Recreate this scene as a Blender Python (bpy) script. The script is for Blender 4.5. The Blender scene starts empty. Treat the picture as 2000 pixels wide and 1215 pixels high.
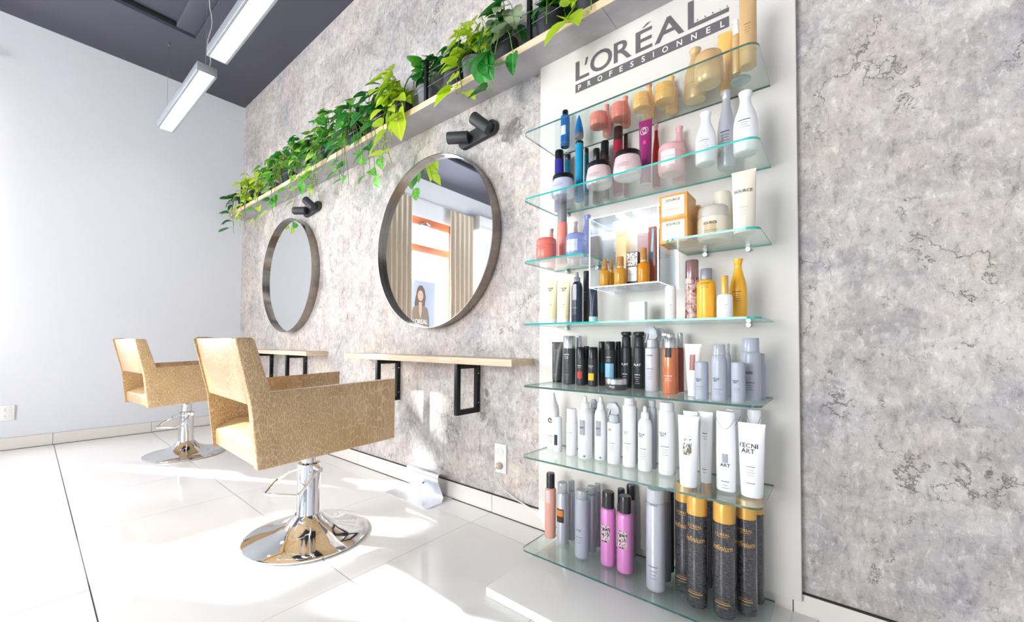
import bpy, bmesh, math, random
from mathutils import Vector, Matrix
S = bpy.context.scene
C = S.collection
random.seed(7)
R = math.radians
PI = math.pi

# ------------------------------------------------------------------ camera
cam = bpy.data.cameras.new('camera'); co = bpy.data.objects.new('camera', cam); C.objects.link(co)
F_PX, CX, CY = 800.28, 966.95, 652.0
yaw, pitch, roll = R(40.2208), R(1.3634), R(0.3947)
F = Vector((-math.sin(yaw), math.cos(yaw), 0)); RT = Vector((math.cos(yaw), math.sin(yaw), 0)); UP = Vector((0, 0, 1))
F2 = F*math.cos(pitch)+UP*math.sin(pitch); U2 = UP*math.cos(pitch)-F*math.sin(pitch)
R3 = RT*math.cos(roll)+U2*math.sin(roll); U3 = U2*math.cos(roll)-RT*math.sin(roll)
m = Matrix((R3, U3, -F2)).transposed().to_4x4(); m.translation = Vector((0, -1.7802, 0.95))
co.matrix_world = m
cam.sensor_width = 36; cam.lens = F_PX/2000*36
cam.shift_x = (1000-CX)/2000; cam.shift_y = (CY-607.5)/2000
cam.clip_start = .05
S.camera = co

# ------------------------------------------------------------------ colour management, world, daylight
S.view_settings.view_transform = 'Standard'; S.view_settings.look = 'None'
S.view_settings.gamma = 1; S.view_settings.use_curve_mapping = False
S.view_settings.exposure = 0.03
w = bpy.data.worlds.new('world'); S.world = w; w.use_nodes = True
bg = w.node_tree.nodes['Background']; bg.inputs[0].default_value = (.88, .94, 1, 1); bg.inputs[1].default_value = 1.6

def area(name, loc, direction, sx, sy, power, col):
    l = bpy.data.lights.new(name, 'AREA'); l.shape = 'RECTANGLE'; l.size = sx; l.size_y = sy; l.energy = power; l.color = col
    o = bpy.data.objects.new(name, l); C.objects.link(o); o.location = loc
    o.rotation_euler = Vector(direction).to_track_quat('-Z', 'Y').to_euler(); return o
# sky light through the far wall's street window, plus added fill behind the camera
area('daylight_far_window', (-5.95, -2.75, 1.9), (1, 0, -.05), 1.9, 2.5, 820, (.93, .965, 1))
area('added_rear_fill', (-2.3, -6.1, 1.75), (0, 1, 0), 2.6, 2.7, 330, (1, .985, .965))  # fill lamp outside an unseen window that was added for its light
sl = bpy.data.lights.new('sun', 'SUN'); sl.energy = 15; sl.angle = R(1.2); sl.color = (1, .97, .93)
so = bpy.data.objects.new('sun', sl); C.objects.link(so)
so.rotation_euler = Vector((1.68, 1, -1.08)).to_track_quat('-Z', 'Y').to_euler()

# ------------------------------------------------------------------ helpers
def lin(h):
    h = h.lstrip('#'); v = [int(h[i:i+2], 16)/255 for i in (0, 2, 4)]
    return tuple(c/12.92 if c <= .04045 else ((c+.055)/1.055)**2.4 for c in v)+(1,)
MATS = {}
def mat(name, hexc='#808080', rough=.5, metal=0, trans=0, alpha=1, coat=0, emis=None, es=0, ior=1.45, spec=.5):
    if name in MATS: return MATS[name]
    mm = bpy.data.materials.new(name); mm.use_nodes = True; b = mm.node_tree.nodes['Principled BSDF']
    b.inputs['Base Color'].default_value = lin(hexc); b.inputs['Roughness'].default_value = rough
    b.inputs['Metallic'].default_value = metal; b.inputs['Transmission Weight'].default_value = trans
    b.inputs['Alpha'].default_value = alpha; b.inputs['Coat Weight'].default_value = coat; b.inputs['IOR'].default_value = ior
    b.inputs['Specular IOR Level'].default_value = spec
    if emis: b.inputs['Emission Color'].default_value = lin(emis); b.inputs['Emission Strength'].default_value = es
    MATS[name] = mm; return mm
class N:
    """tiny node helper"""
    def __init__(s, name):
        s.m = bpy.data.materials.new(name); s.m.use_nodes = True; s.t = s.m.node_tree; s.b = s.t.nodes['Principled BSDF']; MATS[name] = s.m
    def n(s, typ, ins=None, **kw):
        x = s.t.nodes.new('ShaderNode'+typ)
        for k, v in kw.items(): setattr(x, k, v)
        for k, v in (ins or {}).items():
            if isinstance(v, bpy.types.NodeSocket): s.t.links.new(v, x.inputs[k])
            else: x.inputs[k].default_value = v
        return x
    def l(s, a, b): s.t.links.new(a, b)
    def ramp(s, fac, stops, interp='LINEAR'):
        x = s.t.nodes.new('ShaderNodeValToRGB'); s.t.links.new(fac, x.inputs[0]); x.color_ramp.interpolation = interp
        e = x.color_ramp.elements
        while len(e) < len(stops): e.new(.5)
        for i, (p, c) in enumerate(stops):
            e[i].position = p; e[i].color = lin(c) if isinstance(c, str) else (c, c, c, 1)
        return x.outputs[0]
    def mix(s, f, a, b, mode='MIX'):
        x = s.t.nodes.new('ShaderNodeMix'); x.data_type = 'RGBA'; x.blend_type = mode
        for i, v in ((0, f), (6, a), (7, b)):
            if isinstance(v, bpy.types.NodeSocket): s.t.links.new(v, x.inputs[i])
            else: x.inputs[i].default_value = lin(v) if isinstance(v, str) else v
        return x.outputs[2]
    def noise(s, vec, scale, detail=4, rough=.55, dist=0):
        return s.n('TexNoise', {'Vector': vec, 'Scale': scale, 'Detail': detail, 'Roughness': rough, 'Distortion': dist}).outputs[0]
    def bump(s, h, strength, dist=.01):
        x = s.n('Bump', {'Height': h, 'Strength': strength, 'Distance': dist}); s.l(x.outputs[0], s.b.inputs['Normal'])
    def mapping(s, scale=(1, 1, 1), src='Object'):
        tc = s.n('TexCoord'); mp = s.n('Mapping', {'Vector': tc.outputs[src], 'Scale': scale}); return mp.outputs[0]

def link(name, me, parent=None, loc=None, rot=None):
    o = bpy.data.objects.new(name, me); C.objects.link(o)
    if parent: o.parent = parent
    if loc: o.location = loc
    if rot: o.rotation_euler = rot
    return o
def tag(o, label=None, cat=None, group=None, kind=None):
    if label: o['label'] = label
    if cat: o['category'] = cat
    if group: o['group'] = group
    if kind: o['kind'] = kind
    return o
def thing(name, label, cat, loc=(0, 0, 0), rz=0, group=None):
    return tag(link(name, None, None, loc, (0, 0, rz)), label, cat, group)
def mesh(name, verts, faces, mats, smooth=False, angle=35, fm=None):
    me = bpy.data.meshes.new(name); me.from_pydata([tuple(v) for v in verts], [], faces); 
    for x in (mats if isinstance(mats, (list, tuple)) else [mats]): me.materials.append(x)
    if fm: me.polygons.foreach_set('material_index', fm)
    bm = bmesh.new(); bm.from_mesh(me); bmesh.ops.recalc_face_normals(bm, faces=bm.faces); bm.to_mesh(me); bm.free()
    if smooth:
        me.shade_smooth(); me.set_sharp_from_angle(angle=R(angle))
    me.update(); return me
class MB:
    """collects shapes into one mesh"""
    def __init__(s): s.v = []; s.f = []; s.fm = []
    def add(s, v, f, mi=0):
        o = len(s.v); s.v += [tuple(x) for x in v]; s.f += [tuple(i+o for i in q) for q in f]; s.fm += [mi]*len(f); return s
    def box(s, x0, x1, y0, y1, z0, z1, mi=0):
        v = [(x, y, z) for z in (z0, z1) for y in (y0, y1) for x in (x0, x1)]
        return s.add(v, [(0, 2, 3, 1), (4, 5, 7, 6), (0, 1, 5, 4), (2, 6, 7, 3), (0, 4, 6, 2), (1, 3, 7, 5)], mi)
    def quad(s, a, b, c, d, mi=0): return s.add([a, b, c, d], [(0, 1, 2, 3)], mi)
    def lathe(s, prof, seg=24, c=(0, 0, 0), mi=0, sy=1, axis='z'):
        v = []; f = []; rings = []
        for r, z in prof:
            if r < 1e-6: rings.append([len(v)]); v.append((0, 0, z))
            else:
                rings.append(list(range(len(v), len(v)+seg)))
                v += [(r*math.cos(2*PI*k/seg), sy*r*math.sin(2*PI*k/seg), z) for k in range(seg)]
        for a, b in zip(rings, rings[1:]):
            for k in range(seg):
                q = (k+1) % seg
                if len(a) == 1 and len(b) == 1: continue
                if len(a) == 1: f.append((a[0], b[q], b[k]))
                elif len(b) == 1: f.append((a[k], a[q], b[0]))
                else: f.append((a[k], a[q], b[q], b[k]))
        if axis == 'y': v = [(x, z, y) for x, y, z in v]
        if axis == 'x': v = [(z, x, y) for x, y, z in v]
        return s.add([(x+c[0], y+c[1], z+c[2]) for x, y, z in v], f, mi)
    def tube(s, pts, r, seg=8, mi=0, caps=True):
        pts = [Vector(p) for p in pts]; v = []; f = []; n = len(pts); prev = None
        for i, p in enumerate(pts):
            t = ((pts[min(i+1, n-1)]-pts[max(i-1, 0)])).normalized()
            if prev is None: a = t.orthogonal().normalized()
            else: a = (prev-t*prev.dot(t)).normalized()
            prev = a; b = t.cross(a); rr = r[i] if isinstance(r, (list, tuple)) else r
            v += [p+(a*math.cos(2*PI*k/seg)+b*math.sin(2*PI*k/seg))*rr for k in range(seg)]
        for i in range(n-1):
            for k in range(seg): q = (k+1) % seg; f.append((i*seg+k, i*seg+q, (i+1)*seg+q, (i+1)*seg+k))
        if caps: f += [tuple(range(seg))[::-1], tuple(range((n-1)*seg, n*seg))]
        return s.add(v, f, mi)
    def prism(s, poly, z0, z1, mi=0, axis='z', mi_side=None):
        n = len(poly)
        def P(a, b, c): return (a, b, c) if axis == 'z' else ((c, a, b) if axis == 'x' else (a, c, b))
        v = [P(a, b, z0) for a, b in poly]+[P(a, b, z1) for a, b in poly]
        s.add(v, [tuple(range(n))[::-1], tuple(range(n, 2*n))], mi)
        return s.add(v, [(i, (i+1) % n, n+(i+1) % n, n+i) for i in range(n)], mi if mi_side is None else mi_side)
    def mesh(s, name, mats, smooth=False, angle=35, bevel=0, seg=2):
        me = mesh(name, s.v, s.f, mats, False, angle, s.fm)
        if bevel:
            bm = bmesh.new(); bm.from_mesh(me); bmesh.ops.remove_doubles(bm, verts=bm.verts, dist=1e-6)
            es = [e for e in bm.edges if len(e.link_faces) == 2 and e.calc_face_angle(0) > R(30)]
            bmesh.ops.bevel(bm, geom=es, offset=bevel, segments=seg, profile=.5, affect='EDGES', clamp_overlap=True)
            bm.to_mesh(me); bm.free(); smooth = True
        if smooth: me.shade_smooth(); me.set_sharp_from_angle(angle=R(angle if not bevel else 50))
        return me
    def build(s, name, mats, parent=None, loc=None, rot=None, **k): return link(name, s.mesh(name, mats, **k), parent, loc, rot)
def struct(o): o['kind'] = 'structure'; return o
def round_rect(x0, x1, y0, y1, r, n=5, corners=(1, 1, 1, 1)):
    """corners order: x0y0, x1y0, x1y1, x0y1"""
    p = []
    for (cx, cy, a0, on) in ((x0, y0, PI, corners[0]), (x1, y0, 1.5*PI, corners[1]), (x1, y1, 0, corners[2]), (x0, y1, .5*PI, corners[3])):
        if not on: p.append((cx, cy)); continue
        ox = cx+(r if cx == x0 else -r); oy = cy+(r if cy == y0 else -r)
        p += [(ox+r*math.cos(a0+k*PI/2/n), oy+r*math.sin(a0+k*PI/2/n)) for k in range(n+1)]
    return p
_tc = {}
def glyphs(s, res=2, spacing=1.0, shear=0.0, bold=0.0):
    """flat text as (verts2d, faces), unit font size"""
    key = (s, res, spacing, shear, bold)
    if key in _tc: return _tc[key]
    cu = bpy.data.curves.new('t', 'FONT'); cu.body = s; cu.resolution_u = res; cu.space_character = spacing; cu.align_x = 'CENTER'; cu.shear = shear
    cu.fill_mode = 'FRONT'; cu.space_line = .85; cu.offset = bold
    o = bpy.data.objects.new('t', cu); C.objects.link(o); dg = bpy.context.evaluated_depsgraph_get()
    me = bpy.data.meshes.new_from_object(o.evaluated_get(dg))
    v = [(q.co.x, q.co.y) for q in me.vertices]; f = [tuple(p.vertices) for p in me.polygons]
    bpy.data.objects.remove(o); bpy.data.curves.remove(cu); bpy.data.meshes.remove(me)
    _tc[key] = (v, f); return _tc[key]
def fit_text(mb, s, x0, x1, z0, z1, y, mi=0, spacing=1.0, shear=0.0, bold=.012):
    v, f = glyphs(s, 4, spacing, shear, bold)
    a, b = min(q[0] for q in v), max(q[0] for q in v); c, d = min(q[1] for q in v), max(q[1] for q in v)
    mb.add([(x0+(q[0]-a)/(b-a)*(x1-x0), y, z0+(q[1]-c)/(d-c)*(z1-z0)) for q in v], f, mi)

# ------------------------------------------------------------------ materials of the room
def wallpaper():
    g = N('plaster_look_wallpaper'); v = g.mapping()
    sp = g.n('SeparateXYZ', {0: v}); X, Z = sp.outputs[0], sp.outputs[2]
    flat = g.n('CombineXYZ', {0: X, 2: Z}).outputs[0]
    n1 = g.noise(flat, 2.1, 7, .62, .6); n2 = g.noise(flat, 5.2, 9, .7, 1.0); n3 = g.noise(flat, 2.9, 6, .62, .8); n4 = g.noise(flat, 13, 6, .7, .9)
    fine = g.noise(g.n('Mapping', {'Vector': flat, 'Scale': (1.6, 1, .75)}).outputs[0], 30, 6, .75, .4)
    base = g.ramp(n2, [(.34, '#838083'), (.44, '#a6a2a2'), (.52, '#bcb6b2'), (.64, '#dad3cc')])
    pink = g.ramp(n1, [(.38, '#a9a8ab'), (.47, '#b9b2af'), (.54, '#c9bab3'), (.63, '#d0c2b0')])
    c = g.mix(.52, base, pink)
    mask = g.ramp(n3, [(.52, 0.0), (.62, 1.0)])
    c = g.mix(g.n('Math', {0: mask, 1: .5}, operation='MULTIPLY').outputs[0], c, '#d8d3cd')
    c = g.mix(g.n('Math', {0: g.ramp(n4, [(.36, 1.0), (.47, 0.0)]), 1: .35}, operation='MULTIPLY').outputs[0], c, '#7f7a7a')
    c = g.mix(g.n('Math', {0: g.ramp(n4, [(.55, 0.0), (.64, 1.0)]), 1: .4}, operation='MULTIPLY').outputs[0], c, '#dedad6')
    dark = g.ramp(fine, [(.33, 1.0), (.47, 0.0)])
    c = g.mix(g.n('Math', {0: dark, 1: .62}, operation='MULTIPLY').outputs[0], c, '#7c7879')
    lt = g.ramp(fine, [(.54, 0.0), (.66, 1.0)])
    c = g.mix(g.n('Math', {0: lt, 1: .5}, operation='MULTIPLY').outputs[0], c, '#f0edea')
    # cracks: edges of distorted cells kept only in patches
    dn = g.n('TexNoise', {'Vector': flat, 'Scale': 5.0, 'Detail': 6.0, 'Roughness': .65})
    off = g.n('VectorMath', {0: dn.outputs['Color'], 1: (.5, .5, .5)}, operation='SUBTRACT').outputs[0]
    sc = g.n('VectorMath', {0: off, 'Scale': .5}, operation='SCALE').outputs[0]
    dv = g.n('VectorMath', {0: flat, 1: sc}, operation='ADD').outputs[0]
    dv2 = g.n('CombineXYZ', {0: g.n('SeparateXYZ', {0: dv}).outputs[0], 1: 0.0, 2: g.n('SeparateXYZ', {0: dv}).outputs[2]}).outputs[0]
    vo = g.n('TexVoronoi', {'Vector': dv2, 'Scale': 4.6}, feature='DISTANCE_TO_EDGE').outputs['Distance']
    crack = g.ramp(vo, [(.0, 1.0), (.016, 0.0)])
    fl2 = g.n('Mapping', {'Vector': dv2, 'Scale': (1.5, 1, .8)}).outputs[0]
    tk_ = g.n('TexVoronoi', {'Vector': fl2, 'Scale': 13.0}, feature='DISTANCE_TO_EDGE').outputs['Distance']
    tick = g.n('Math', {0: g.ramp(tk_, [(.0, 1.0), (.035, 0.0)]), 1: g.ramp(g.noise(flat, 17, 3, .6), [(.54, 0.0), (.60, 1.0)])}, operation='MULTIPLY').outputs[0]
    c = g.mix(g.n('Math', {0: tick, 1: .75}, operation='MULTIPLY').outputs[0], c, '#6c6462')
    cm = g.ramp(g.noise(flat, 4.6, 4, .6), [(.53, 0.0), (.57, 1.0)])
    ck = g.n('Math', {0: crack, 1: cm}, operation='MULTIPLY').outputs[0]
    c = g.mix(g.n('Math', {0: ck, 1: .8}, operation='MULTIPLY').outputs[0], c, '#5b534f')
    g.l(c, g.b.inputs['Base Color']); g.b.inputs['Roughness'].default_value = .62
    h = g.n('Math', {0: fine, 1: g.n('Math', {0: ck, 1: -.5}, operation='MULTIPLY').outputs[0]}, operation='ADD').outputs[0]
    g.bump(h, .6, .007); return g.m
WALLP = wallpaper()
def painted(name, hexc, rough=.6):
    g = N(name); v = g.mapping(); n = g.noise(v, 60, 3, .6); g.b.inputs['Base Color'].default_value = lin(hexc); g.b.inputs['Roughness'].default_value = rough
    g.bump(n, .08, .002); return g.m
WHITE_WALL = painted('white_wall_paint', '#dcdfe5')
CEIL = painted('anthracite_ceiling_paint', '#4b4b58', .7)
def tile_mat():
    g = N('polished_porcelain'); v = g.mapping(); oi = g.n('ObjectInfo')
    n = g.noise(v, 1.3, 3, .5); c = g.ramp(n, [(.3, '#f3f1ee'), (.7, '#f7f6f4')])
    g.l(c, g.b.inputs['Base Color']); g.b.inputs['Roughness'].default_value = .07; g.b.inputs['Specular IOR Level'].default_value = .6
    return g.m
TILE = tile_mat()
SKIRT = mat('beige_skirting_tile', '#e2ddd6', .15)
GROUT = mat('dark_grout', '#4a4642', .8)
CHROME = mat('chrome', '#e6e8ea', .05, 1)
BLACKM = mat('black_metal', '#1d1e20', .42, .3)
def wood_mat(name, a, b, c3, sc=(1.2, 14, 14)):
    g = N(name); v = g.mapping(sc); n = g.noise(v, 4, 6, .65, .8); n2 = g.noise(g.mapping((2, 90, 90)), 3, 2, .5)
    c = g.ramp(n, [(.3, a), (.5, b), (.7, c3)]); c = g.mix(.25, c, g.ramp(n2, [(.4, a), (.6, c3)]))
    g.l(c, g.b.inputs['Base Color']); g.b.inputs['Roughness'].default_value = .5; g.bump(n2, .1, .001); return g.m
OAK = wood_mat('light_oak', '#cdb092', '#dcc4a8', '#e8d6bf')
PLY = wood_mat('pale_edge_oak', '#d2b291', '#e3c9a8', '#efdabd')
def concrete_board():
    g = N('grey_laminate'); v = g.mapping(); n = g.noise(v, 3.5, 6, .6, .5)
    g.l(g.ramp(n, [(.3, '#9a979c'), (.7, '#b4b0b4')]), g.b.inputs['Base Color']); g.b.inputs['Roughness'].default_value = .22; return g.m
LAM = concrete_board()
def croc():
    g = N('gold_crocodile_leather'); tc = g.n('TexCoord'); v = g.n('Mapping', {'Vector': tc.outputs['Object'], 'Scale': (.8, 1.25, .42)}).outputs[0]
    dn = g.n('TexNoise', {'Vector': v, 'Scale': 9.0, 'Detail': 2.0})
    off = g.n('VectorMath', {0: dn.outputs['Color'], 'Scale': .045}, operation='SCALE').outputs[0]
    dv = g.n('VectorMath', {0: v, 1: off}, operation='ADD').outputs[0]
    big = g.n('TexVoronoi', {'Vector': dv, 'Scale': 46.0, 'Randomness': .6}, feature='DISTANCE_TO_EDGE').outputs['Distance']
    sm = g.n('TexVoronoi', {'Vector': dv, 'Scale': 95.0, 'Randomness': .9}, feature='DISTANCE_TO_EDGE').outputs['Distance']
    msk = g.ramp(g.noise(v, 3.2, 2, .5), [(.42, 0.0), (.55, 1.0)])
    e = g.mix(msk, g.ramp(big, [(0, 0.15), (.085, 1.0)]), g.ramp(sm, [(0, 0.15), (.11, 1.0)]))
    tone = g.ramp(g.noise(v, 14, 3, .6), [(.3, '#b58c52'), (.7, '#c79f66')])
    c = g.mix(e, '#e3cda6', tone)
    g.l(c, g.b.inputs['Base Color']); g.b.inputs['Roughness'].default_value = .34; g.b.inputs['Coat Weight'].default_value = .9; g.b.inputs['Coat Roughness'].default_value = .3; g.b.inputs['Coat IOR'].default_value = 1.7
    g.bump(e, .45, .002); return g.m
CROC = croc()
def thin_glass(name, tint, refl=1.0, trans_base=.04):
    mm = bpy.data.materials.new(name); mm.use_nodes = True; t = mm.node_tree; t.nodes.clear()
    out = t.nodes.new('ShaderNodeOutputMaterial'); mx = t.nodes.new('ShaderNodeMixShader'); tr = t.nodes.new('ShaderNodeBsdfTransparent'); gl = t.nodes.new('ShaderNodeBsdfGlossy')
    lw = t.nodes.new('ShaderNodeLayerWeight'); lw.inputs[0].default_value = .5; pw_ = t.nodes.new('ShaderNodeMath'); pw_.operation = 'POWER'; pw_.inputs[1].default_value = 4.5; t.links.new(lw.outputs['Facing'], pw_.inputs[0])
    fr = t.nodes.new('ShaderNodeMath'); fr.operation = 'MULTIPLY_ADD'; fr.inputs[1].default_value = .7; fr.inputs[2].default_value = .035; t.links.new(pw_.outputs[0], fr.inputs[0])
    tr.inputs[0].default_value = lin(tint); gl.inputs['Roughness'].default_value = .01; gl.inputs[0].default_value = (refl, refl, refl, 1)
    t.links.new(fr.outputs[0], mx.inputs[0]); t.links.new(tr.outputs[0], mx.inputs[1]); t.links.new(gl.outputs[0], mx.inputs[2]); t.links.new(mx.outputs[0], out.inputs[0])
    MATS[name] = mm; return mm
GLASS = thin_glass('clear_shelf_glass', '#f5fbf9')
EDGE = mat('green_polished_glass_edge', '#27b3a6', .08, 0, .2, ior=1.5)
EDGED = mat('dark_green_glass_edge', '#3a6b68', .08, 0, .4, ior=1.5)
PANE = thin_glass('window_glass', '#fbfdff')
ACRYL = thin_glass('clear_acrylic', '#eff5fa')
MIRROR = mat('mirror_silver', '#f4f6f6', .0, 1)

# ------------------------------------------------------------------ the room
X0 = -5.52; ZC = 3.795; XR = 3.2; YB = -6.0
# floor: mortar bed plus tiles
fl = MB().box(X0-.1, XR+.1, YB-.1, .1, -.05, -.004).build('floor', GROUT); struct(fl)
xs = [-1.513-.687*k for k in range(0, 7)][::-1]+[-1.513+.687*k for k in range(1, 8)]
ys = [.52, -.178, -.880, -1.575]+[-1.575-.70*k for k in range(1, 8)]
_tm = {}
for i in range(len(xs)-1):
    for j in range(len(ys)-1):
        a, b = max(xs[i], X0+.001), min(xs[i+1], XR)
        def yl(x, y0): return y0-.018*(x+1.5)
        P = [(a, min(yl(a, ys[j+1]), 0)), (b, min(yl(b, ys[j+1]), 0)), (b, min(yl(b, ys[j]), 0)), (a, min(yl(a, ys[j]), 0))]
        g1, g2 = .0011, .0022
        P = [(P[0][0]+g1, P[0][1]+g2), (P[1][0]-g1, P[1][1]+g2), (P[2][0]-g1, P[2][1]-g2), (P[3][0]+g1, P[3][1]-g2)]
        if P[2][1]-P[1][1] < .02: continue
        MB().prism(P, -.012, 0).build('tile', TILE, fl)
# styling wall
wb = MB().box(X0-.2, XR+.2, 0, .15, 0, ZC+.3).build('wall_back', WALLP); struct(wb)
# far wall with the street window opening
wy0, wy1, wz0, wz1 = -3.62, -1.93, .72, 3.14
m_ = MB()
m_.box(X0-.2, X0, wy1, 0, 0, ZC+.3); m_.box(X0-.2, X0, YB, wy0, 0, ZC+.3); m_.box(X0-.2, X0, wy0, wy1, 0, wz0); m_.box(X0-.2, X0, wy0, wy1, wz1, ZC+.3)
struct(m_.build('wall_left', WHITE_WALL))
# right wall; wall behind the camera has two added openings to let light in
struct(MB().box(XR, XR+.2, YB, 0, 0, ZC+.3).build('wall_right', WHITE_WALL))
m_ = MB(); segs = [(X0-.2, -3.6), (-1.0, .5), (1.6, XR+.2)]
for a, b in segs: m_.box(a, b, YB-.2, YB, 0, ZC+.3)
for a, b in ((-3.6, -1.0), (.5, 1.6)): m_.box(a, b, YB-.2, YB, 0, .4); m_.box(a, b, YB-.2, YB, 3.1, ZC+.3)
struct(m_.build('wall_front', WHITE_WALL))
TERRA = mat('terracotta_painted_wood', '#c0714f', .45)
def window(name, along, a, b, z0, z1, pos, transoms, frame_m, mull=()):
    """along 'y' for a window in the far wall, 'x' for the wall behind the camera"""
    def bx(mb, p, q, d0, d1, u, v): 
        mb.box(d0, d1, p, q, u, v) if along == 'y' else mb.box(p, q, d0, d1, u, v)
    f = MB(); t = .075; d0, d1 = pos-.03, pos+.03
    bx(f, a, a+t, d0, d1, z0, z1); bx(f, b-t, b, d0, d1, z0, z1); bx(f, a+t, b-t, d0, d1, z0, z0+t); bx(f, a+t, b-t, d0, d1, z1-t, z1)
    o = struct(f.build(name, frame_m, bevel=.004))
    for zt, th in transoms:
        g = MB(); bx(g, a+t, b-t, d0-.005, d1+.005, zt, zt+th); g.build('transom', frame_m, o, bevel=.004)
    for p in mull:
        g = MB(); bx(g, p, p+.05, d0, d1, z0+t, z1-t); g.build('mullion', frame_m, o, bevel=.004)
    g = MB(); bx(g, a+t*.9, b-t*.9, pos-.003, pos+.003, z0+t*.9, z1-t*.9); g.build('pane', PANE, o)
    return o
w1 = window('window_1', 'y', wy0, wy1, wz0, wz1, X0-.09, [(2.53, .13), (3.0, .08)], TERRA)
hm = MB(); hm.box(X0-.05, X0-.035, -3.06, -2.86, 3.0, 3.03); hm.tube([(X0-.03, -3.05, 3.03), (X0-.01, -2.96, 3.05), (X0-.03, -2.87, 3.03)], .008)
hm.build('stay_handle', CHROME, w1)
WG = mat('grey_window_frame', '#5a5c60', .4, .2)
window('added_window_2', 'x', -3.6, -1.0, .4, 3.1, YB-.1, [(2.4, .06)], WG, (-2.33,))  # unseen window added behind the camera to let in light
window('added_window_3', 'x', .5, 1.6, .4, 3.1, YB-.1, [(2.4, .06)], WG)  # unseen window, added and kept narrow to limit light on the right
# ceiling with the sunk field
rx, ry = -4.614, -.72
ce = MB(); ce.box(X0-.2, rx, YB-.2, .15, ZC, ZC+.06); ce.box(rx, XR+.2, ry, .15, ZC, ZC+.06)
ce.box(X0-.2, XR+.2, YB-.2, .15, ZC+.06, ZC+.3); struct(ce.build('ceiling', CEIL))
struct(MB().box(rx+.03, XR, ry-.15, ry, ZC+.012, ZC+.06).build('trim_1', CEIL, bevel=.004))
struct(MB().box(rx+.0, rx+.03, YB, ry-.15, ZC+.03, ZC+.06).build('trim_2', mat('black_shadow_gap', '#17171b', .8)))
# skirting tiles
SLINE = mat('dark_skirting_line', '#3c3530', .7)
bb = struct(MB().box(X0, XR, -.004, 0, 0, .104).build('baseboard_back', SLINE))
MB().box(X0, XR, -.0165, -.004, .0, .0035).build('joint_bead', SLINE, bb)
MB().box(X0, XR, -.0135, -.001, .1005, .1035).build('top_line', SLINE, bb)  # thin dark line along the top edge of the skirting
bx_ = [X0+.012, -5.0, -4.26, -3.57, -2.885, -2.2, -1.511, -.824, -.137, .55, 1.237, 1.924, 2.611, XR]
for a, b in zip(bx_, bx_[1:]): MB().box(a+.0015, b-.0015, -.012, -.001, .0035, .1005).build('skirting_tile', SKIRT, bb)
bl = struct(MB().box(X0, X0+.004, YB, 0, 0, .104).build('baseboard_left', SLINE))
MB().box(X0, X0+.0165, YB, -.0165, .0, .003).build('joint_bead', SLINE, bl)
for a, b in zip([-.012, -.81, -1.51, -2.21, -2.91, -3.61, -4.31, -5.01, -5.71], [-.81, -1.51, -2.21, -2.91, -3.61, -4.31, -5.01, -5.71, YB]):
    MB().box(X0+.001, X0+.012, b+.0015, a-.0015, .0035, .104).build('skirting_tile', SKIRT, bl)

# ------------------------------------------------------------------ product display panel
PANELM = mat('cream_laminate_panel', '#dcd9d2', .32)
px0, px1 = -1.183, -.1116
pn = thing('display_panel', 'tall white wall panel with dark lettering that carries the glass shelves', 'panel', ((px0+px1)/2, -.016, .0))
pc = (px0+px1)/2
MB().box(px0-pc, px1-pc, -.014, .014, .08, 2.392).build('back_board', PANELM, pn, bevel=.002)
INK = mat('ink', '#2b2c30', .4); LOGO = mat('dark_grey_lettering', '#646163', .45)
yy = -.0152
def LX(a): return a-pc
bz0, bz1 = 2.2295, 2.3215
for s_, a, b, z0, z1 in (("L", -.977, -.905, bz0, bz1), ("'", -.928, -.909, 2.289, 2.322), ("O", -.899, -.789, 2.227, 2.325), ("R", -.781, -.698, bz0, bz1),
                         ("E", -.680, -.607, bz0, bz1), ("A", -.598, -.478, bz0, 2.325), ("L", -.464, -.317, bz0, bz1), ("acc", 0, 0, 0, 0)):
    lg = MB()
    if s_ == "'": lg.prism([(LX(a), z0), (LX(a+.009), z0), (LX(b), z1), (LX(b-.012), z1)], yy-.0006, yy, axis='y')
    elif s_ == 'acc': lg.prism([(LX(-.652), 2.329), (LX(-.640), 2.329), (LX(-.612), 2.343), (LX(-.63), 2.343)], yy-.0006, yy, axis='y')
    elif s_ == 'L' and a > -.5: lg.prism([(LX(a), z0), (LX(b), z0), (LX(b), z0+.016), (LX(a+.022), z0+.016), (LX(a+.022), z1+.02), (LX(a), z1+.02)], yy-.0006, yy, axis='y')
    else: fit_text(lg, s_, LX(a), LX(b), z0, z1, yy-.0004, bold=.012)
    lg.build('logo_letter', LOGO, pn)
nb = MB().box(LX(-.977), LX(-.317), yy-.0006, yy+.001, 2.170, 2.2115).build('name_band', LOGO, pn)
def letters(word, x0, x1, z0, z1, y, m_, par, wd, name='letter'):
    tot = sum(wd.get(ch, .8) for ch in word)-.0; gap = (x1-x0-tot*(z1-z0)*.9)/(len(word)-1); x_ = x0
    for ch in word:
        ww = wd.get(ch, .8)*(z1-z0)*.9; q = MB(); fit_text(q, ch, x_, x_+ww, z0, z1, y); q.build(name, m_, par); x_ += ww+gap
WD = {'I': .17, 'O': 1.05, 'N': .95, 'E': .68, 'F': .66, 'L': .64, 'S': .68, 'R': .76, 'P': .7, 'A': 1.0}
letters('PROFESSIONNEL', LX(-.962), LX(-.332), 2.1785, 2.203, yy-.0010, mat('white_print', '#efece6', .4), nb, WD)
letters('PARIS', LX(-.430), LX(-.320), 2.2475, 2.256, yy-.0006, LOGO, pn, WD, 'small_letter')
STEEL = mat('brushed_steel', '#b9bbbd', .3, 1)

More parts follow.
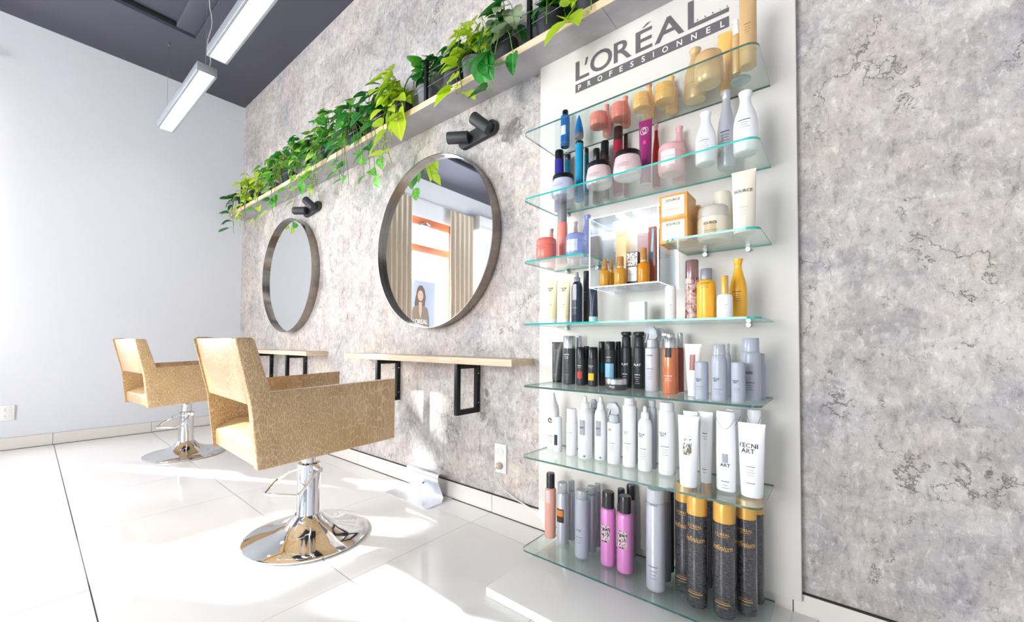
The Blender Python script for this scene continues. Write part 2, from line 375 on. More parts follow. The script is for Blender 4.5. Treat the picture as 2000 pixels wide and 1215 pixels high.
def glass_shelf(x0, x1, z, label, ends=(1, 1), edge=EDGE, loc_y=-.321):
    cx = (x0+x1)/2; o = MB(); P = round_rect(x0-cx, x1-cx, loc_y, -.0305, .035, 6, (ends[0], ends[1], 0, 0))
    o.prism(P, -.0035, .0035, 0, 'z', 1)
    t = thing('glass_shelf', label, 'shelf', (cx, 0, z), 0, 'glass shelves on the display panel')
    o.build('glass_plate', [GLASS, edge], t)
    for q in (x0+.07, x1-.07):
        b = MB(); b.lathe([(0, 0), (.008, 0), (.008, .022), (.006, .024), (0, .024)], 12, (q-cx, -.0555, -.0115), axis='y')
        b.lathe([(0, 0), (.006, 0), (.006, .0075), (0, .0075)], 10, (q-cx, -.048, -.0115)); b.build('shelf_support', STEEL, t, smooth=True)
    return t
SH = [(1.888, 'topmost glass shelf carrying coral, amber and gold products', EDGED), (1.591, 'second glass shelf from the top with black-lidded tubs', EDGE),
      (1.035, 'glass shelf at eye height with pale yellow tubes and yellow bottles', EDGE), (.763, 'glass shelf with black, orange and grey blue products', EDGED),
      (.455, 'glass shelf full of white bottles and tubes', EDGED), (.052, 'lowest glass shelf just above the floor with tall cans', EDGED)]
for z, lb, ed in SH: glass_shelf(-1.083, -.187, z, lb, edge=ed)
glass_shelf(-1.083, -.782, 1.3115, 'short glass shelf left of the light box', (1, 0), EDGE)
glass_shelf(-.470, -.187, 1.3115, 'short glass shelf right of the light box with orange cartons', (1, 1), EDGE)
# white plinth below the panel
pl = thing('plinth', 'low white glossy plinth on the floor below the display panel', 'plinth', (-.42, -.3085, 0))
MB().box(-.612, .35, -.2945, .296, 0.001, .033).build('plinth_body', mat('white_gloss_lacquer', '#eeece8', .08), pl, bevel=.002)

# ------------------------------------------------------------------ light box
lb = thing('light_box', 'square clear acrylic light box with glowing edges between the short shelves', 'light box', (-.6415, 0, 1.177))
bw = .1375; bd0, bd1 = -.27, -.0305; bh = .283; tk = .004
GLOW = mat('lit_acrylic_edge', '#ffffff', .3, emis='#eef7ff', es=1.3)
STRIP = mat('led_strip_light', '#ffffff', .3, emis='#f4faff', es=3)
MB().box(-bw, bw, bd0, bd1, 0, tk).build('bottom_panel', ACRYL, lb)
MB().box(-bw, bw, bd0, bd1, bh-tk, bh).build('top_panel', ACRYL, lb)
for sx in (-1, 1): MB().box(min(sx*bw, sx*(bw-tk)), max(sx*bw, sx*(bw-tk)), bd0, bd1, tk, bh-tk).build('side_panel', ACRYL, lb)
e = MB(); q = .0035
for x in (-bw, bw-q): e.box(x, x+q, bd0-.001, bd0+.002, 0, bh)
for z in (0, bh-q): e.box(-bw, bw, bd0-.001, bd0+.002, z, z+q)
e.build('front_edges', GLOW, lb)
e = MB()
for x in (-bw-.001, bw-.001): e.box(x, x+.002, bd0, bd1, 0, .002); e.box(x, x+.002, bd0, bd1, bh-.002, bh)
e.box(bw-.001, bw+.001, bd1-.018, bd1, 0, bh)
e.build('side_edges', GLOW, lb)
MB().box(-bw+.006, bw-.006, bd1-.03, bd1-.006, bh-.034, bh-.008).build('led_strip', STRIP, lb)
MB().box(-.03, -.016, bd0+.01, bd1-.03, bh-.009, bh-.0045).build('led_strip', STRIP, lb)
MB().box(.038, .056, bd0+.01, bd1-.03, bh-.009, bh-.0045).build('led_strip', STRIP, lb)
pt = bpy.data.lights.new('led_light', 'AREA'); pt.shape = 'RECTANGLE'; pt.size = .24; pt.size_y = .16; pt.energy = .22; pt.color = (.93, .97, 1)
po = link('led_light', pt, lb, (0, -.15, bh-.012))

# ------------------------------------------------------------------ cosmetics
PAL = dict(blue=('#1566b8', .2), blueviolet=('#2b2c8c', .25), black=('#141416', .3), blackg=('#26272a', .25), teal=('#0f5f74', .25), tealb=('#0d93bd', .22), tealpale=('#9fd4d4', .3),
  coral=('#f28f80', .25), dcoral=('#c24c48', .5), coral2=('#e8776a', .35), amber=('#f6bd6c', .22), damber=('#a9701e', .5), gold=('#dfb985', .28), dgold=('#8d6a35', .5),
  lavender=('#c3c6e0', .2), slate=('#6f7280', .5), brownblack=('#33211e', .25), palepink=('#dcc3c4', .2), plum=('#7c4a55', .5), wine=('#8c1a2c', .2), purple=('#8e2c68', .25),
  pinkglass=('#c793a6', .15), pink=('#e2aeae', .3), pinkcap=('#e8a3ad', .3), red=('#a02b28', .25), white=('#eeeef0', .28), whiteb=('#e9e4e1', .3), silverb=('#c6c8d0', .25), grey=('#8f9096', .35), greyl=('#bcc0c6', .35),
  greyblue=('#aab0bc', .33), greydark=('#7e7f84', .3), bluelav=('#8593c8', .25), orange=('#dfa050', .4), cream=('#e5ddcb', .35), cream2=('#e4d8b8', .35), tan=('#c8b08a', .5), yellowpale=('#e9dfb4', .35),
  navy=('#1f2a3e', .3), rose=('#a4817e', .25), yellow=('#eeb02a', .3), goldcap=('#deaa52', .32), charcoal=('#3a3b3e', .4), silver=('#c4c6c8', .22), redbrown=('#8c4636', .35),
  copper=('#cf7a55', .2), peach=('#e2a795', .33), pinkcan=('#dd8bca', .28), pinkgrey=('#8f8084', .3), darkbrown=('#3c2b22', .5), orangelab=('#d6802f', .5), greysq=('#a0a0a8', .5),
  redsq=('#b0392a', .5), yellowsq=('#eeb62c', .5), bluelabel=('#86b6d4', .5), greypink=('#a98f92', .4), goldpale=('#dcbf8c', .35), olive=('#8f8a55', .5), green=('#1fae7c', .5), magenta=('#e0208f', .4))
METALS = dict(goldcap=.2, silver=.75, rose=.6, gold=.25, copper=.25, silverb=.35, grey=.2, pinkcan=.2)
def pm(n):
    if n in MATS: return MATS[n]
    if n == 'clearb': return mat(n, '#dfe6e8', .25, 0, .6)
    if n == 'clearw': return mat(n, '#e6e2d8', .15, 0, .3)
    if n == 'clearg': return mat(n, '#cfd0c2', .1, 0, .45)
    if n == 'greyclear': return mat(n, '#d0d5da', .12, 0, .45)
    if n == 'greylabel': return mat(n, '#c6c6cc', .3)
    if n == 'goldglass': return mat(n, '#e3a632', .08, 0, .35)
    if n == 'amberglass': return mat(n, '#ef9a12', .06, 0, .3)
    if n == 'wood': return wood_mat(n, '#9c6a34', '#b5803f', '#c99554', (8, 8, 2))
    if n == 'inf':
        g = N('inf'); v = g.mapping((40, 40, 260)); a = g.noise(v, 2.2, 2, .6); 
        g.l(g.ramp(a, [(.42, '#2c2c2f'), (.62, '#565558')]), g.b.inputs['Base Color']); g.b.inputs['Roughness'].default_value = .16; g.b.inputs['Coat Weight'].default_value = .6; return g.m
    if n == 'rosefoil':
        g = N('rosefoil'); v = g.mapping(); a = g.noise(v, 42, 3, .6, 1)
        g.l(g.ramp(a, [(.38, '#6e3f3a'), (.48, '#b98d86'), (.6, '#dcc6c0')]), g.b.inputs['Base Color']); g.b.inputs['Roughness'].default_value = .25; return g.m
    if n == 'patch':
        g = N('patch'); v = g.mapping(); a = g.noise(v, 110, 2, .6)
        g.l(g.ramp(a, [(.44, '#2c2a2b'), (.46, '#d8cfd2'), (.56, '#e8dfe0'), (.58, '#b77a86')], 'CONSTANT'), g.b.inputs['Base Color']); return g.m
    if n == 'lace':
        g = N('lace'); v = g.mapping(); a = g.n('TexVoronoi', {'Vector': v, 'Scale': 150.0}, feature='DISTANCE_TO_EDGE').outputs['Distance']
        g.l(g.ramp(a, [(.0, '#e8e4da'), (.16, '#e8e4da'), (.17, '#24242a')], 'CONSTANT'), g.b.inputs['Base Color']); return g.m
    if n == 'splash':
        g = N('splash'); v = g.mapping((1, 1, .6)); a = g.noise(v, 90, 3, .7)
        g.l(g.ramp(a, [(.5, '#ecebea'), (.52, '#6e6a55')], 'CONSTANT'), g.b.inputs['Base Color']); return g.m
    c, r = PAL[n]; return mat(n, c, r, METALS.get(n, 0), coat=.15)
def wrap(mb, pts_faces, Rad, zc, size, y_of=None, dx=0):
    v, f = pts_faces
    a, b = min(q[0] for q in v), max(q[0] for q in v); c, d = min(q[1] for q in v), max(q[1] for q in v); cxx, cyy = (a+b)/2, (c+d)/2
    out = []
    for q in v:
        x = (q[0]-cxx)*size+dx; z = zc+(q[1]-cyy)*size
        if y_of: out.append((x, y_of(x, z), z))
        else: p = x/Rad; out.append((Rad*math.sin(p), -Rad*math.cos(p), z))
    mb.add(out, f)
def patch(mb, Rad, z0, z1, half, n=8, y_of=None, off=0.0):
    v = []; f = []
    for i in range(n+1):
        a = -half+2*half*i/n
        for z in (z0, z1):
            if y_of: v.append((Rad*a, y_of(Rad*a, z), z))
            else: v.append((Rad*math.sin(a+off), -Rad*math.cos(a+off), z))
    for i in range(n): f.append((2*i, 2*i+2, 2*i+3, 2*i+1))
    mb.add(v, f)
NAMES = dict(can='spray_can', neck='shampoo_bottle', jar='cosmetic_tub', wjar='lidded_tub', tube='cream_tube', flat='flat_bottle', pump='pump_bottle', trig='trigger_bottle', cone='cone_bottle', cone0='cone_bottle',
  box='carton', tin='flat_tin', vial='oil_bottle', vialc='oil_bottle', nozz='nozzle_bottle', spray='flared_bottle', disc='glass_dish')
CATS = dict(can='can', neck='bottle', jar='tub', wjar='tub', tube='tube', flat='bottle', pump='bottle', trig='spray bottle', cone='bottle', cone0='bottle', box='box', tin='tin', vial='bottle', vialc='bottle', nozz='bottle', spray='bottle', disc='dish')
def product(kind, x, y, z, r, h, mats, label, group, o):
    body, cap = [pm(q) for q in mats.split(',')]
    t = thing(NAMES[kind], label, CATS[kind], (x, y, z), 0, group)
    bodyr = r; yof = None; seg = 24
    def lat(name, prof, m_, par=t, sy=1, seg=24):
        b = MB(); b.lathe([(a*r, c*h) for a, c in prof], seg, sy=sy); return b.build(name, m_, par, smooth=True, angle=40)
    c = o.get('c', .2); cr = o.get('cr', .8); k0 = 1-c
    if kind == 'can':
        if o.get('round'): lat('body', [(0, 0), (.88, 0), (.97, .012), (1, .04), (1, k0-.13), (.97, k0-.08), (.86, k0-.035), (cr, k0-.005), (cr*.9, k0)], body)
        elif cr > .93: lat('body', [(0, 0), (.92, 0), (.99, .012), (1, .03), (1, k0-.004), (.95, k0)], body)
        else: lat('body', [(0, 0), (.92, 0), (.99, .012), (1, .03), (1, k0-.05), (.97, k0-.025), (cr+.02, k0-.003), (cr*.9, k0)], body)
        if o.get('foot'): lat('foot', [(.0, -.0), (.7, .0), (.8, .02), (1.01, .09), (1.01, .10), (.98, .1)], pm(o['foot']))
        lat('cap', [(cr*.92, k0-.004), (cr, k0+.002), (cr*.99, .985), (cr*.9, 1), (0, 1)], cap)
        if o.get('top'): lat('cap_top', [(cr*.6, .998), (cr*.85, 1.0), (cr*.8, 1.05), (0, 1.06)], pm(o['top']))
    elif kind == 'neck':
        lat('body', [(0, 0), (.8, 0), (.95, .02), (1, .06), (1, .42), (.96, .52), (.84, .62), (.64, .72), (.5, .79), (.44, .86), (.43, .9)], body)
        lat('cap', [(.42, .895), (.45, .9), (.47, .94), (.56, .985), (.55, 1), (.0, .995)], cap)
    elif kind == 'jar':
        lat('body', [(0, 0), (.82, 0), (.93, .04), (.99, .16), (1, .4), (.99, .6), (.95, .66)], body)
        lat('lid', [(.94, .655), (.985, .67), (.97, .86), (.92, .95), (.8, .99), (0, 1)], cap)
    elif kind == 'wjar':
        lat('body', [(0, 0), (.78, 0), (.93, .05), (1, .2), (.98, .42), (.9, .68), (.86, .8), (.85, .82)], body)
        lat('lid', [(.86, .80), (.9, .81), (.9, .975), (.87, 1), (0, 1)], cap)
    elif kind == 'spray':
        lat('body', [(0, 0), (.8, 0), (.98, .02), (1, .1), (.82, .3), (.76, .42), (.8, .5), (.84, .94), (.83, .96)], body)
        lat('cap_ring', [(.83, .955), (.85, .96), (.85, .985), (.8, 1), (0, 1)], pm('black'))
    elif kind == 'disc':
        lat('body', [(0, 0), (.9, 0), (1, .3), (1, .8), (.9, 1.0), (0, 1.0)], body)
    elif kind == 'cone0':
        lat('foot', [(0, 0), (.9, 0), (1, .05), (1, .2), (.96, .22)], pm('slate')); lat('cone', [(.98, .22), (.9, .4), (.5, .75), (.12, .98), (0, 1)], body)
    elif kind == 'cone':
        lat('body', [(0, 0), (.92, 0), (1, .02), (1, .70), (.9, .77), (.68, .82)], body); lat('nozzle', [(.66, .82), (.6, .84), (.26, .985), (.2, 1), (0, 1)], cap)
    elif kind in ('vial', 'vialc'):
        lat('body', [(0, 0), (.94, 0), (1, .03), (1, .5), (.9, .56), (.5, .6), (.48, .62)], body)
        lat('collar', [(.5, .6), (.56, .605), (.56, .65), (.5, .655)], pm('gold'))
        if kind == 'vial': lat('cap', [(.52, .65), (.56, .655), (.54, .985), (.5, 1), (0, 1)], cap)
        else: lat('cap', [(.6, .60), (.66, .62), (.56, .72), (.34, .98), (.3, 1), (0, 1)], cap)
    elif kind == 'nozz':
        lat('body', [(0, 0), (.93, 0), (1, .02), (1, .66), (.96, .72), (.82, .77), (.58, .80), (.55, .81)], body)
        lat('collar', [(.56, .805), (.6, .81), (.56, .885), (.45, .90), (0, .9)], cap)
        lat('nozzle', [(.30, .895), (.27, .95), (.2, .99), (0, 1)], cap)
    elif kind == 'pump':
        lat('body', [(0, 0), (.93, 0), (1, .015), (1, k0-.03), (.95, k0-.01), (.8, k0)], body)
        lat('cap', [(.78, k0-.002), (.84, k0+.003), (.82, k0+c*.62), (.76, k0+c*.66), (.7, k0+c*.7), (0, k0+c*.7)], cap)
        b = MB(); hr = .92 if 'ink' in mats else .58; b.lathe([(.55*r, h*(k0+c*.7)), (hr*r, h*(k0+c*.78)), (hr*r, h*.985), (hr*.9*r, h), (0, h)], 20); b.box(-1.05*r, -.2*r, -.16*r, .16*r, h*.965, h*.995)
        b.build('pump_head', cap, t, smooth=True)
    elif kind == 'trig':
        lat('body', [(0, 0), (.93, 0), (1, .015), (1, k0-.03), (.93, k0-.01), (.6, k0)], body)
        lat('collar', [(.58, k0-.002), (.74, k0+.003), (.72, k0+c*.35), (.5, k0+c*.4), (0, k0+c*.4)], cap)
        b = MB(); q = h*c
        b.prism([(-1.0*r, h-.32*q), (-1.05*r, h-.18*q), (-.7*r, h-.02*q), (.3*r, h), (.8*r, h-.22*q), (.95*r, h-.5*q), (.55*r, h-.62*q), (-.4*r, h-.62*q), (-.35*r, h-.36*q)], -.38*r, .38*r, axis='y')
        b.prism([(-.75*r, h-.34*q), (-.52*r, h-.34*q), (-.72*r, h-.62*q), (-.98*r, h-.8*q), (-1.05*r, h-.76*q), (-.86*r, h-.58*q)], -.2*r, .2*r, axis='y')
        hd = b.build('trigger_head', cap, t, bevel=r*.06)
    elif kind == 'flat':
        b = MB(); prof = [(0, 0), (.9, 0), (1, .02), (1.02, .5), (.98, .985), (.94, 1), (0, 1)]
        b.lathe([(a*r, q*h) for a, q in prof], 28, sy=.55); b.build('body', body, t, smooth=True, angle=50)
        g = MB(); g.tube([(r*1.03*math.sin(a), -r*.57*math.cos(a), h*(.86-.08*math.cos(2*a))) for a in [-1.2+2.4*i/10 for i in range(11)]], .0006, 4)
        g.build('cap_seam', pm('slate'), t); yof = lambda xx, zz: -.57*r*math.sqrt(max(0, 1-(xx/(1.03*r))**2))-.0004
    elif kind == 'tube':
        k = o.get('k', 1.2); cp = o.get('cap', .05); n = 24; b = MB(); V = []; Fc = []; K = 9
        def dims(s): return r*(1+(k-1)*s**.8), r*.96*(1-s)**.62+.0012
        for i in range(K+1):
            s = i/K; wz, dz = dims(s); zz = h*(cp+(1-cp)*s)
            V += [(wz*math.cos(2*PI*j/n), dz*math.sin(2*PI*j/n), zz) for j in range(n)]
        Fc = [(i*n+j, i*n+(j+1) % n, (i+1)*n+(j+1) % n, (i+1)*n+j) for i in range(K) for j in range(n)]+[tuple(range(n))[::-1], tuple(range(K*n, (K+1)*n))]
        b.add(V, Fc); b.build('tube_body', body, t, smooth=True, angle=50)
        lat('cap', [(0, 0), (.9, 0), (.97, .004), (.97, cp), (0, cp)], cap)
        b = MB(); wz, dz = dims(1); b.box(-wz, wz, -.0016, .0016, h*.955, h); b.build('crimp', body, t)
        def yof(xx, zz):
            s = min(max((zz/h-cp)/(1-cp), 0), 1); wz, dz = dims(s); return -dz*math.sqrt(max(0, 1-(xx/wz)**2))-.0006
        if o.get('loops'):
            g = MB()
            for cxx, rr in ((-.25, .55), (.15, .5), (-.05, .3)):
                g.tube([(q := (cxx*r+rr*r*math.cos(a), 0, h*.82+rr*r*1.3*math.sin(a)), (q[0], yof(q[0], q[2])-.0004, q[2]))[1] for a in [2*PI*i/20 for i in range(21)]], .0008, 4)
            g.build('printed_loops', pm('white'), t)
            g = MB(); g.box(-.2*r, .35*r, yof(0, h*.62)-.001, yof(0, h*.62)+.001, h*.6, h*.66); g.build('printed_dot', pm('magenta'), t)
    elif kind == 'box':
        bw_, bd_, bh_ = o['w']/2, o['d']/2, o.get('h', h); h = bh_; r = bw_
        b = MB(); b.box(-bw_, bw_, -bd_, bd_, 0, bh_); b.build('box_body', body, t, bevel=.0008)
        b = MB(); b.box(-bw_*.97, bw_*.97, -bd_-.0003, -bd_+.001, bh_*.93, bh_*.935); b.box(bw_-.001, bw_+.0003, -bd_*.97, bd_*.97, bh_*.93, bh_*.935); b.build('flap_seam', pm('slate'), t)
        yof = lambda xx, zz: -bd_-.0006
        if o.get('pat'): b = MB(); b.box(-bw_*.98, bw_*.98, -bd_-.0004, -bd_, bh_*.58, bh_*.98); b.build('printed_lace', pm('lace'), t)
        if o.get('stripe'): b = MB(); b.prism([(-.006, bh_*.45), (.003, bh_*.4), (.008, bh_*.95), (0, bh_*.97)], -bd_-.0006, -bd_, axis='y'); b.build('printed_stripe', pm(o['stripe']), t)
        if o.get('frame'):
            b = MB()
            for s1, s2 in ((.55, .62), ): b.box(-bw_*s1, bw_*s1, -bd_-.0004, -bd_, bh_*.35, bh_*.36); b.box(-bw_*s1, bw_*s1, -bd_-.0004, -bd_, bh_*.78, bh_*.79); b.box(-bw_*s1, -bw_*s1+.0008, -bd_-.0004, -bd_, bh_*.35, bh_*.79); b.box(bw_*s1-.0008, bw_*s1, -bd_-.0004, -bd_, bh_*.35, bh_*.79)
            b.build('printed_frame', pm('grey'), t)
    elif kind == 'tin':
        lat('body', [(0, 0), (.95, 0), (1, .05), (1, .5), (.97, .52)], body); lat('lid', [(.98, .5), (1.02, .52), (1.02, .93), (.98, 1), (0, 1)], cap)
    Rt = r+.0005
    if kind == 'wjar': Rt = r*1.0+.0008
    for key in ('lab', 'lab2'):
        if key in o:
            z0, z1, half, cn = o[key]; b = MB()
            lift = -.0002 if key == 'lab' else .0001
            if kind == 'box': b.box(-r*half, r*half, -o['d']/2-.0005, -o['d']/2, z0*h, z1*h)
            else: patch(b, Rt+lift, z0*h, z1*h, half*1.25 if not yof else half, y_of=yof)
            b.build('label_patch' if key == 'lab' else 'label_panel', pm(cn), t)
    for key in ('bars', 'bars2'):
        if key in o:
            f0, nn, cn = o[key]; b = MB(); rr_ = random.Random(label+key)
            for i in range(nn):
                zz = f0*h-i*h*.035-(.012 if i else 0)*h; hw = (.5 if i == 0 else .28+.2*rr_.random()); th = h*(.009 if i == 0 else .0045)
                if kind == 'box': b.box(-r*hw, r*hw, -o['d']/2-.0012, -o['d']/2-.0006, zz-th, zz)
                else: patch(b, Rt+.0003, zz-th, zz, hw if not yof else hw*.8, 6, y_of=(lambda xx, z_: yof(xx, z_)-.0003) if yof else None)
            b.build('printed_lines', pm(cn), t)
    if 'txt' in o:
        s_, fz, size, cn = o['txt']; b = MB(); wrap(b, glyphs(s_, 2, 1.0, 0.0, .012), Rt+.0006, fz*h, size*(.85 if kind in ('tube', 'can', 'nozz', 'trig') else 1.0), (lambda xx, z_: yof(xx, z_)-.0006) if yof else None, dx=-.28*r if 'TECNI' in s_ else 0); b.build('printed_name', pm(cn), t)
    if o.get('splash'): b = MB(); patch(b, Rt, .45*h, .68*h, .5, 8, y_of=yof); b.build('printed_splash', pm('splash'), t)
    if o.get('dot'): b = MB(); patch(b, Rt, .03*h, .06*h, .16, 3, off=.35); b.build('green_dot', pm(o['dot']), t)
    if o.get('inf'):
        b = MB(); wrap(b, glyphs("L'OREAL", 2), Rt, .74*h, .0125); b.build('gold_name', pm('goldcap'), t); b = MB()
        v, f = glyphs('Infinium', 3, 1.0, .4); wrap(b, ([(q[0], q[1]*1.25) for q in v], f), Rt, .62*h, .021); b.build('gold_script', pm('goldcap'), t)
        for z1_, z2_, hw_ in ((.715, .719, .5), (.125, .131, .75), (.10, .103, .45), (.145, .148, .6)): b = MB(); patch(b, Rt, z1_*h, z2_*h, hw_); b.build('gold_line', pm('goldcap'), t)
    return t
